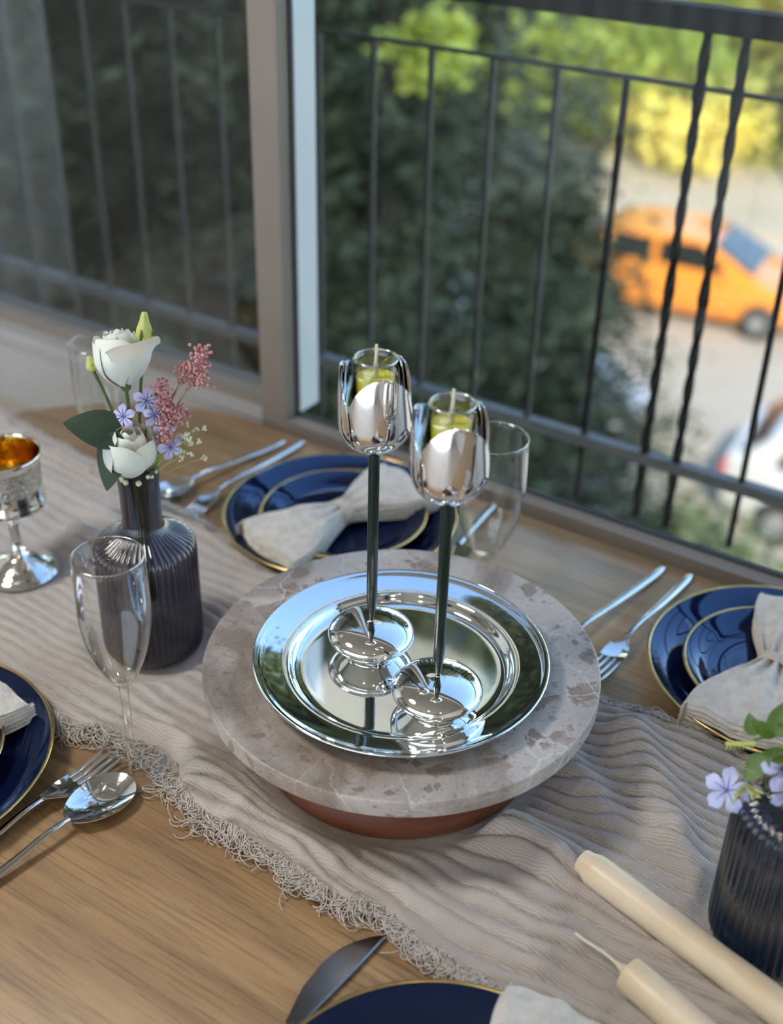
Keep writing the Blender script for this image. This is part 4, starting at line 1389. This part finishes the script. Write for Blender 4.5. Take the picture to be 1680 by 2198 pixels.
for b_, d, up, L, W in (((0.268, 0.636, 0.182), (-0.6, -0.25, -0.9), (-0.5, -0.8, 0.4), 0.026, 0.016), ((0.272, 0.640, 0.196), (0.2, 0.1, 1.0), (-0.4, -0.9, 0.2), 0.030, 0.019), ((0.268, 0.638, 0.180), (0.9, -0.3, 0.2), (0, -0.6, 0.8), 0.022, 0.012),
                        ((0.262, 0.650, 0.186), (-0.3, 0.2, 0.8), (-0.3, -0.9, 0.1), 0.018, 0.012), ((0.274, 0.645, 0.190), (-0.7, 0.2, 0.45), (0, -0.8, 0.5), 0.020, 0.011), ((0.266, 0.634, 0.182), (0.3, -0.2, 0.7), (0, -1, 0.3), 0.010, 0.009),
                        ((0.280, 0.64, 0.205), (0.6, 0.1, 0.9), (-0.4, -0.9, 0.2), 0.030, 0.018)):
    leaf_mesh(MB(), Vector(b_) - rootR, d, up, L, W, 0.1, 10, 0.75).build('leaf', 'leaf_fresh', pb, sharp=None)
cal = MB()
for k in range(9):
    c = Vector((0.259 + rr.uniform(-0.004, 0.004), 0.636, 0.152)) - rootR
    d = Vector((rr.uniform(-0.8, 0.5), -0.5, rr.uniform(-1.2, 0.2))).normalized()
    cal.tube([c, c + d * 0.008, c + d * 0.015], [0.0007, 0.0011, 0.0005], 5)
cal.build('calyx_tubes', 'bud', pb, sharp=None)
for k in range(7):
    c = Vector((0.245 + 0.0028 * k, 0.650 - 0.0005 * k, 0.178 + 0.0006 * k)) - rootR
    cal = MB().ball(c, 0.0022, 8, 5, (1.3, 1, 0.8))
    cal.tube([c, c + Vector((-0.002, -0.001, -0.005))], [0.0008, 0.0004], 5)
    cal.build('bud', 'bud', pb, sharp=None)
dr = empty('dried_filler', rootR, 0, 'tangle of dry straw-coloured fibres behind the blue flowers', 'dried flowers')
mbd = MB()
for k in range(130):
    c = Vector((rr.uniform(0.256, 0.292), rr.uniform(0.628, 0.648), rr.uniform(0.140, 0.172))) - rootR
    a = rr.uniform(0, 6.28)
    rad_ = rr.uniform(0.003, 0.007)
    ax = Vector((rr.gauss(0, 1), rr.gauss(0, 1), rr.gauss(0, 1))).normalized()
    o1 = ax.orthogonal().normalized()
    o2 = ax.cross(o1)
    mbd.tube([c + o1 * (rad_ * math.cos(a + q * 0.6)) + o2 * (rad_ * math.sin(a + q * 0.6)) for q in range(6)], 0.00028, 3, cap=False)
o = mbd.build('fibres', 'dry', dr, sharp=None)
o['kind'] = 'stuff'
MB().tube(bez((0, 0, 0.03), (-0.012, 0.005, 0.045), (-0.026, 0.01, 0.0)), 0.0010, 5).build('stalk', 'dry', dr)


# ================================================================== TAPER CANDLES
def taper(a, d, L, r, z, label, wick_end=True):
    rz = math.atan2(d[1], d[0])
    p = empty('taper_candle', (a[0], a[1], z), rz, label, 'candle', 'cream taper candles on the runner')
    if wick_end:
        prof = [(0.0002, -0.012), (0.0016, -0.012), (0.0021, -0.0095), (0.0032, -0.006), (0.0058, -0.0022), (0.0100, 0.0), (r * 0.95, 0.0006), (r, 0.003)]
    else:
        prof = [(0.0002, -0.001), (0.0070, -0.001), (0.0078, -0.004), (0.0098, -0.004), (0.0104, -0.0025), (0.0106, 0.001), (r * 0.985, 0.0085), (r, 0.012)]
    for k in range(1, 12):
        prof.append((r * (1 + 0.02 * math.sin(k * 2.1)), 0.02 + (L - 0.02) * k / 11))
    prof.append((0.0002, L))
    mb = MB()
    seg = 36
    v, f = [], []
    for q, (rr_, xx) in enumerate(prof):
        for i in range(seg):
            t = 2 * PI * i / seg
            v.append((xx, rr_ * math.cos(t), r + rr_ * math.sin(t)))
    for q in range(len(prof) - 1):
        for i in range(seg):
            j = (i + 1) % seg
            f.append((q * seg + i, q * seg + j, (q + 1) * seg + j, (q + 1) * seg + i))
    mb.add(v, f).build('wax_body', 'wax', p, sharp=45)
    if wick_end:
        MB().tube([(-0.010, 0, r), (-0.022, -0.0015, r + 0.002), (-0.038, -0.006, r + 0.004), (-0.046, -0.008, r + 0.006)], [0.0013, 0.0012, 0.0012, 0.0011], 7).build('wick', 'wick', p)
    return p


taper((0.163, 0.677), (0.124, -0.132), 0.25, 0.0135, 0.0085, 'long cream taper candle lying with its hollow end towards the stone board', False)
taper((0.181, 0.574), (0.036, -0.042), 0.22, 0.0140, 0.0085, 'cream taper candle lying with its white wick pointing to the stone board', True)


# ================================================================== RAILING OUTSIDE
RT = 1.45
rl = empty('iron_railing', (0, 0, 0), ROT, 'dark wrought iron balcony railing outside the window', 'railing')
MB().box(-2.6, 1.6, RT - 0.014, RT + 0.014, 0.509, 0.536).build('top_rail', 'iron', rl, False)
MB().box(-2.6, 1.6, RT - 0.004, RT + 0.004, 0.4425, 0.4475).build('middle_rail', 'iron_grey', rl, False)
MB().box(-2.6, 1.6, RT - 0.009, RT + 0.009, -0.066, -0.050).build('bottom_rail', 'iron_pale', rl, False)


def twisted_bar(s, z0, z1):
    n = 70
    v, f = [], []
    for k in range(n + 1):
        z = z0 + (z1 - z0) * k / n
        tw = (z - z0) * 34 * (1 if 0.03 < (z - z0) else 1)
        h = 0.0068
        kn = 1 + 0.35 * math.exp(-((z - 0.445) / 0.010) ** 2) + 0.35 * math.exp(-((z - 0.18) / 0.012) ** 2) + 0.35 * math.exp(-((z + 0.058) / 0.010) ** 2)
        for q in range(4):
            a = tw + PI / 4 + q * PI / 2
            v.append((s + h * kn * math.cos(a), RT + h * kn * math.sin(a), z))
    for k in range(n):
        for q in range(4):
            l = (q + 1) % 4
            f.append((k * 4 + q, k * 4 + l, (k + 1) * 4 + l, (k + 1) * 4 + q))
    f.append((3, 2, 1, 0))
    f.append((n * 4, n * 4 + 1, n * 4 + 2, n * 4 + 3))
    return MB().add(v, f)


for s in (-0.505, -0.458):
    twisted_bar(s, -0.156, 0.512).build('baluster', 'iron', rl, False)
k = 0
for s in [-0.598 - 0.0935 * i for i in range(20)] + [-0.364 + 0.0935 * i for i in range(20)]:
    z0, z1 = -0.156, 0.445
    MB().box(s - 0.0036, s + 0.0036, RT - 0.0036, RT + 0.0036, z0, z1).build('baluster', 'iron' if s > -0.62 else 'iron_grey', rl, False)
for s in (-2.6, 1.6):
    MB().box(s - 0.015, s + 0.015, TW + 0.12, RT + 0.014, 0.508, 0.535).build('wall_bracket', 'iron', rl, False)
    MB().box(s - 0.015, s + 0.015, TW + 0.12, RT + 0.012, -0.068, -0.05).build('wall_bracket', 'iron', rl, False)


# ================================================================== CARS
def car(x, y, rz, paint, label, group='parked cars'):
    p = empty('parked_car', (x, y, GZ + 0.02), rz, label, 'car', group)
    stn = [(-2.05, 0.42, 0.92, 0.62), (-2.00, 0.30, 1.00, 0.76), (-1.75, 0.24, 1.03, 0.82), (-1.2, 0.22, 1.02, 0.85), (0.0, 0.22, 0.98, 0.86), (0.85, 0.22, 0.95, 0.86), (1.45, 0.23, 0.86, 0.83), (1.85, 0.26, 0.74, 0.76), (2.05, 0.34, 0.62, 0.62)]
    v, f = [], []
    rn = 12
    for xx, zb, zt, w in stn:
        prof = [(-w * 0.9, zb), (-w, zb + 0.12), (-w * 1.01, (zb + zt) / 2), (-w * 0.98, zt - 0.06), (-w * 0.90, zt), (-w * 0.4, zt + 0.03)]
        prof += [(-a, b) for a, b in prof[::-1]]
        v += [(xx, a, b) for a, b in prof]
    for k in range(len(stn) - 1):
        for q in range(rn):
            l = (q + 1) % rn
            f.append((k * rn + q, k * rn + l, (k + 1) * rn + l, (k + 1) * rn + q))
    f.append(tuple(range(rn - 1, -1, -1)))
    f.append(tuple((len(stn) - 1) * rn + q for q in range(rn)))
    MB().add(v, f).build('body', paint, p, sharp=35)
    # cabin
    cab = [(-1.85, 1.00, 0.74, 1.02), (-1.55, 1.0, 0.70, 1.34), (-1.0, 1.0, 0.68, 1.46), (-0.1, 0.98, 0.67, 1.48), (0.25, 0.97, 0.68, 1.42), (1.15, 0.93, 0.76, 0.95)]
    v, f = [], []
    for xx, zb, w, zt in cab:
        wb = 0.78
        v += [(xx, -wb, zb - 0.03), (xx, -w, max(zt - 0.05, zb)), (xx, -w * 0.9, zt), (xx, w * 0.9, zt), (xx, w, max(zt - 0.05, zb)), (xx, wb, zb - 0.03)]
    for k in range(len(cab) - 1):
        for q in range(6):
            l = (q + 1) % 6
            f.append((k * 6 + q, k * 6 + l, (k + 1) * 6 + l, (k + 1) * 6 + q))
    f.append((5, 4, 3, 2, 1, 0))
    f.append(tuple(5 * 6 + q for q in range(6)))
    MB().add(v, f).build('cabin', paint, p, sharp=25)
    for sg in (-1, 1):
        for x0, x1, xt0, xt1 in ((-1.45, -0.62, -1.25, -0.62), (-0.5, 0.72, -0.5, 0.18)):
            y0, y1 = sg * 0.785, sg * 0.70
            e = sg * 0.012
            q = [(x0, y0 + e, 1.01), (x1, y0 + e, 0.985), (xt1, y1 + e, 1.37), (xt0, y1 + e, 1.37)]
            MB().add(q + [(a, b - 2 * e, c) for a, b, c in q], [(0, 1, 2, 3), (7, 6, 5, 4), (0, 4, 5, 1), (1, 5, 6, 2), (2, 6, 7, 3), (3, 7, 4, 0)]).build('side_window', 'car_glass', p, False)
    ws = [(0.36, -0.60, 1.39), (0.36, 0.60, 1.39), (1.06, 0.70, 1.0), (1.06, -0.70, 1.0)]
    MB().add([(a + 0.015, b, c + 0.02) for a, b, c in ws] + [(a - 0.02, b, c - 0.02) for a, b, c in ws], [(0, 1, 2, 3), (7, 6, 5, 4), (0, 4, 5, 1), (1, 5, 6, 2), (2, 6, 7, 3), (3, 7, 4, 0)]).build('windscreen', 'car_glass', p, False)
    rs = [(-1.62, -0.60, 1.31), (-1.62, 0.60, 1.31), (-1.86, 0.66, 1.06), (-1.86, -0.66, 1.06)]
    MB().add([(a - 0.02, b, c + 0.015) for a, b, c in rs] + [(a + 0.02, b, c - 0.02) for a, b, c in rs], [(0, 1, 2, 3), (7, 6, 5, 4), (0, 4, 5, 1), (1, 5, 6, 2), (2, 6, 7, 3), (3, 7, 4, 0)]).build('rear_window', 'car_glass', p, False)
    for xx in (-1.27, 1.28):
        for sg in (-1, 1):
            w = empty('wheel', (xx, sg * 0.78, 0.31))
            w.parent = p
            w.rotation_euler = (R(90) * sg, 0, 0)
            MB().lathe([(0.16, -0.10), (0.27, -0.10), (0.305, -0.07), (0.305, 0.07), (0.27, 0.10), (0.16, 0.10)], 28).build('tyre', 'tyre', w, sharp=50)
            MB().lathe([(0.005, -0.05), (0.19, -0.09), (0.20, -0.07), (0.20, 0.07), (0.005, 0.06)], 20).build('hub', 'hub', w, sharp=50)
    for sg in (-1, 1):
        MB().box(-2.06, -1.93, sg * 0.66 - 0.09, sg * 0.66 + 0.09, 0.72, 0.90).build('tail_lamp', 'lamp_red', p, False)
        MB().box(1.86, 2.02, sg * 0.58 - 0.12, sg * 0.58 + 0.12, 0.58, 0.68).build('head_lamp', 'lamp_clear', p, False)
        MB().ball((0.62, sg * 0.90, 1.02), 0.10, 10, 6, (0.8, 1.0, 0.7)).build('wing_mirror', paint, p)
    return p


car(5.06, 19.67, R(-26), 'car_orange', 'orange hatchback parked across the sunlit street')
car(6.1, 12.35, R(-29), 'car_white', 'white car parked below, only partly seen at the window edge')
car(1.5, 15.55, R(-29), 'car_silver', 'silver car parked behind the dark tree branches')


# ================================================================== TREES
def leaves(mb_v, mb_f, centers, size, r, droop=0.3, aspect=0.45):
    n = len(centers)
    d = r.normal(size=(n, 3))
    d[:, 2] = d[:, 2] * 0.5 - droop
    d /= np.linalg.norm(d, axis=1)[:, None]
    e = r.normal(size=(n, 3))
    e -= d * (e * d).sum(1)[:, None]
    e /= np.linalg.norm(e, axis=1)[:, None]
    nn = np.cross(d, e)
    s = size * r.uniform(0.6, 1.3, size=(n, 1))
    p0 = centers - d * s * 0.5
    p2 = centers + d * s * 0.5
    p1 = centers + e * s * aspect * 0.5 + nn * s * 0.08
    p3 = centers - e * s * aspect * 0.5 + nn * s * 0.08
    o = len(mb_v) if isinstance(mb_v, list) else 0
    v = np.stack([p0, p1, p2, p3], 1).reshape(-1, 3)
    f = (np.arange(n)[:, None] * 4 + np.array([[0, 1, 2, 3]]))
    return v, f


def mesh_np(name, v, f, material, parent):
    me = bpy.data.meshes.new(name)
    me.vertices.add(len(v))
    me.vertices.foreach_set('co', v.astype(np.float32).ravel())
    me.loops.add(f.size)
    me.loops.foreach_set('vertex_index', f.astype(np.int32).ravel())
    me.polygons.add(len(f))
    me.polygons.foreach_set('loop_start', np.arange(len(f), dtype=np.int32) * f.shape[1])
    me.update(calc_edges=True)
    me.validate()
    me.materials.append(M[material])
    return link(name, me, parent)


def conifer(x, y, top, rad, n, seed, label, matl='needles'):
    r = np.random.default_rng(seed)
    p = empty('conifer_tree', (x, y, GZ), r.uniform(0, 6), label, 'tree', 'dark conifers below the window')
    H_ = top - GZ
    MB().tube([(0, 0, -0.1), (0.05, 0, H_ * 0.5), (0, 0, H_ * 0.98)], [0.16, 0.10, 0.02], 8).build('trunk', 'bark', p)
    br = MB()
    cs = []
    nb = 240
    for k in range(nb):
        u = 0.10 + 0.90 * (k / nb)
        z = H_ * u
        a = k * 2.4 + r.uniform(-0.3, 0.3)
        L = rad * (1.02 - u) ** 0.75 * r.uniform(0.75, 1.15) + 0.12
        e = Vector((L * math.cos(a), L * math.sin(a), -0.22 * L + r.uniform(-0.1, 0.15)))
        br.tube([(0, 0, z), (e.x * 0.5, e.y * 0.5, z + e.z * 0.3), (e.x, e.y, z + e.z)], [0.025, 0.014, 0.004], 5, cap=False)
        m = int(n / nb)
        q = r.uniform(0.12, 1.05, m) ** 0.8
        pts = np.stack([e.x * q, e.y * q, z + e.z * q ** 1.4], 1)
        pts += r.normal(size=(m, 3)) * np.array([0.13, 0.13, 0.09]) * (0.5 + q[:, None])
        cs.append(pts)
    br.build('branches', 'bark', p)
    v, f = leaves([], [], np.concatenate(cs), 0.17, r, 0.25, 0.35)
    o = mesh_np('needles', v, f, matl, p)
    o['kind'] = 'stuff'
    return p


def broadleaf(x, y, z_c, rx, rz_, n, seed, label, matl, size=0.16, group='leafy trees outside', base=None, tk=1.0):
    r = np.random.default_rng(seed)
    gz = GZ if base is None else base
    p = empty('leafy_tree', (x, y, gz), 0, label, 'tree', group)
    zc = z_c - gz
    MB().tube([(0, 0, -0.15), (0.08, 0.05, zc * 0.5), (0, 0, zc)], [0.17 * tk, 0.12 * tk, 0.05 * tk], 8).build('trunk', 'bark', p)
    br = MB()
    cs = []
    nc = 26
    for k in range(nc):
        d = r.normal(size=3)
        d /= np.linalg.norm(d)
        c = d * np.array([rx, rx, rz_]) * r.uniform(0.45, 0.85) + np.array([0, 0, zc])
        br.tube([(0, 0, zc - rz_ * 0.7), tuple(c * np.array([0.5, 0.5, 1]) - np.array([0, 0, 0.1])), tuple(c)], [0.05 * tk, 0.03 * tk, 0.01 * tk], 5, cap=False)
        m = n // nc
        cs.append(c + r.normal(size=(m, 3)) * np.array([rx, rx, rz_]) * 0.24)
    br.build('branches', 'bark', p)
    v, f = leaves([], [], np.concatenate(cs), size, r, 0.15, 0.6)
    o = mesh_np('foliage', v, f, matl, p)
    o['kind'] = 'stuff'
    return p


conifer(-0.15, 9.3, 9.5, 2.1, 22000, 1, 'dark conifer right outside, its boughs in front of the silver car')
conifer(-1.45, 8.6, 11.0, 2.2, 34000, 2, 'tall dark conifer behind the window post')
conifer(-3.2, 9.6, 10.5, 2.4, 34000, 3, 'tall dark conifer behind the flower vase')
conifer(1.45, 11.8, -2.5, 2.3, 12000, 4, 'shorter dark conifer beside the orange car')
DKG = 'dark leafy trees in the building shade'
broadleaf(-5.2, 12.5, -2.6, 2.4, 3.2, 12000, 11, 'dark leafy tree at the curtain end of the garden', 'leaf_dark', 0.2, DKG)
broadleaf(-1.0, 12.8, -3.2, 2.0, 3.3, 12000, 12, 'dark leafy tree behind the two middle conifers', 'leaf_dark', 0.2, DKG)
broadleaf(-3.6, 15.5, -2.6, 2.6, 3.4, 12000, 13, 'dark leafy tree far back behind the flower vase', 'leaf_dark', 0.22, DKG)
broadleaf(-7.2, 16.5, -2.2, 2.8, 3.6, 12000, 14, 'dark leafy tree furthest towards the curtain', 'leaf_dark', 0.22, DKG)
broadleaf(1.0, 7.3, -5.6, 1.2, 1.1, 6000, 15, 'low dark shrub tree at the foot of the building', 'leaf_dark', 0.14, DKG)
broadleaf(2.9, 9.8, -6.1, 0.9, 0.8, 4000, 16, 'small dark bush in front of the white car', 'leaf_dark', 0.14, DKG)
LTG = 'sunlit trees across the street'
broadleaf(0.13, 6.4, -0.47, 0.26, 0.17, 420, 21, 'slim young tree with sunlight put into its lime leaves above the dark conifer boughs', 'leaf_lime', 0.085, LTG, tk=0.12)  # stands in building shade; light leaf colour replaces the sun on it
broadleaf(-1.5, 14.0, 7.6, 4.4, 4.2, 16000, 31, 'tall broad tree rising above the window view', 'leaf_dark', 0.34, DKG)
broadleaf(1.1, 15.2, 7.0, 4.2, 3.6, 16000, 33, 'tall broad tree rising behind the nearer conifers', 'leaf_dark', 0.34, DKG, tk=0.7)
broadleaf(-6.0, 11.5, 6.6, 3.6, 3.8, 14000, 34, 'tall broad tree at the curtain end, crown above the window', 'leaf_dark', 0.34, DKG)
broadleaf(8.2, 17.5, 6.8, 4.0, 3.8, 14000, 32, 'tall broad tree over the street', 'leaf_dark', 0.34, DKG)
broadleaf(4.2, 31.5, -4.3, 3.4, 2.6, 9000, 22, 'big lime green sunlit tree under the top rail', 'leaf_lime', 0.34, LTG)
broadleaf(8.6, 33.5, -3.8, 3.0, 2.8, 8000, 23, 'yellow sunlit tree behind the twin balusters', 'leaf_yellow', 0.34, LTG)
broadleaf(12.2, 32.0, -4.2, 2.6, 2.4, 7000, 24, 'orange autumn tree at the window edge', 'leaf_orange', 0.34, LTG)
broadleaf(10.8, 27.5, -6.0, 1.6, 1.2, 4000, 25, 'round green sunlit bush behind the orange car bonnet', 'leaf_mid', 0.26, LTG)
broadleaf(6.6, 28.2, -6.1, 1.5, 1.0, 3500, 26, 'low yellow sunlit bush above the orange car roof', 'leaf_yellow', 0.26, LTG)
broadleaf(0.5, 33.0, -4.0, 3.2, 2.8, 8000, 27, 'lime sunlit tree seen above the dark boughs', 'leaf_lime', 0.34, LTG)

# ================================================================== ROOM FITTINGS (mirrored in the silver and in the glass)
cu = empty('white_curtain', (0, 0, 0), ROT, 'white pleated curtain drawn along the end wall', 'curtain')
v, f = [], []
n = 150
for k in range(n + 1):
    u = k / n
    t = -0.15 + 1.22 * u
    s = S0 + 0.13 + 0.045 * math.sin(u * 2 * PI * 11 + 0.5 * math.sin(u * 17))
    v += [(s, t, FLOOR_Z + 0.02), (s, t, CEIL_Z - 0.06)]
for k in range(n):
    f.append((2 * k, 2 * k + 2, 2 * k + 3, 2 * k + 1))
MB().add(v, f).build('pleated_cloth', 'curtain', cu, sharp=None)
MB().tube([(S0 + 0.13, -0.3, CEIL_Z - 0.05), (S0 + 0.13, 1.12, CEIL_Z - 0.05)], 0.012, 10).build('rod', 'lamp_trim', cu)


def ceiling_lamp(x, y, r, label, glow, h=0.06, group='ceiling lamps'):
    p = empty('ceiling_lamp', (x, y, CEIL_Z - h), 0, label, 'lamp', group)
    MB().lathe([(0.001, h - 0.001), (r * 1.04, h - 0.001), (r * 1.06, h * 0.5), (r * 1.03, 0.004), (r, 0.004)], 40).build('housing', 'lamp_trim', p, sharp=40)
    MB().lathe([(0.001, 0.0), (r * 0.9, 0.0), (r, 0.005), (r, 0.012)], 40).build('diffuser', glow, p, sharp=40)


ceiling_lamp(-1.25, 0.75, 0.26, 'big round white ceiling lamp over the rounded table end', 'lamp_white')
ceiling_lamp(-0.55, -0.55, 0.05, 'small warm downlight behind the camera, closer to the curtain', 'lamp_warm', 0.02)
ceiling_lamp(0.35, -0.95, 0.05, 'small warm downlight behind the camera, further from the curtain', 'lamp_warm', 0.02)
sc_ = empty('sheer_curtain', (0, 0, 0), ROT, 'floor-length sheer white curtain glowing with daylight behind the camera', 'curtain')
v, f = [], []
n = 260
for k in range(n + 1):
    u = k / n
    s = BS0 - 0.1 + (BS1 - BS0 + 0.2) * u
    t = T0 + 0.12 + 0.028 * math.sin(u * 2 * PI * 30 + 0.7 * math.sin(u * 23))
    v += [(s, t, FLOOR_Z + 0.01), (s, t, BZ + 0.12)]
for k in range(n):
    f.append((2 * k, 2 * k + 2, 2 * k + 3, 2 * k + 1))
MB().add(v, f).build('pleated_sheer', 'sheer', sc_, sharp=None)
MB().tube([(BS0 - 0.2, T0 + 0.12, BZ + 0.13), (BS1 + 0.2, T0 + 0.12, BZ + 0.13)], 0.012, 10).build('rod', 'lamp_trim', sc_)
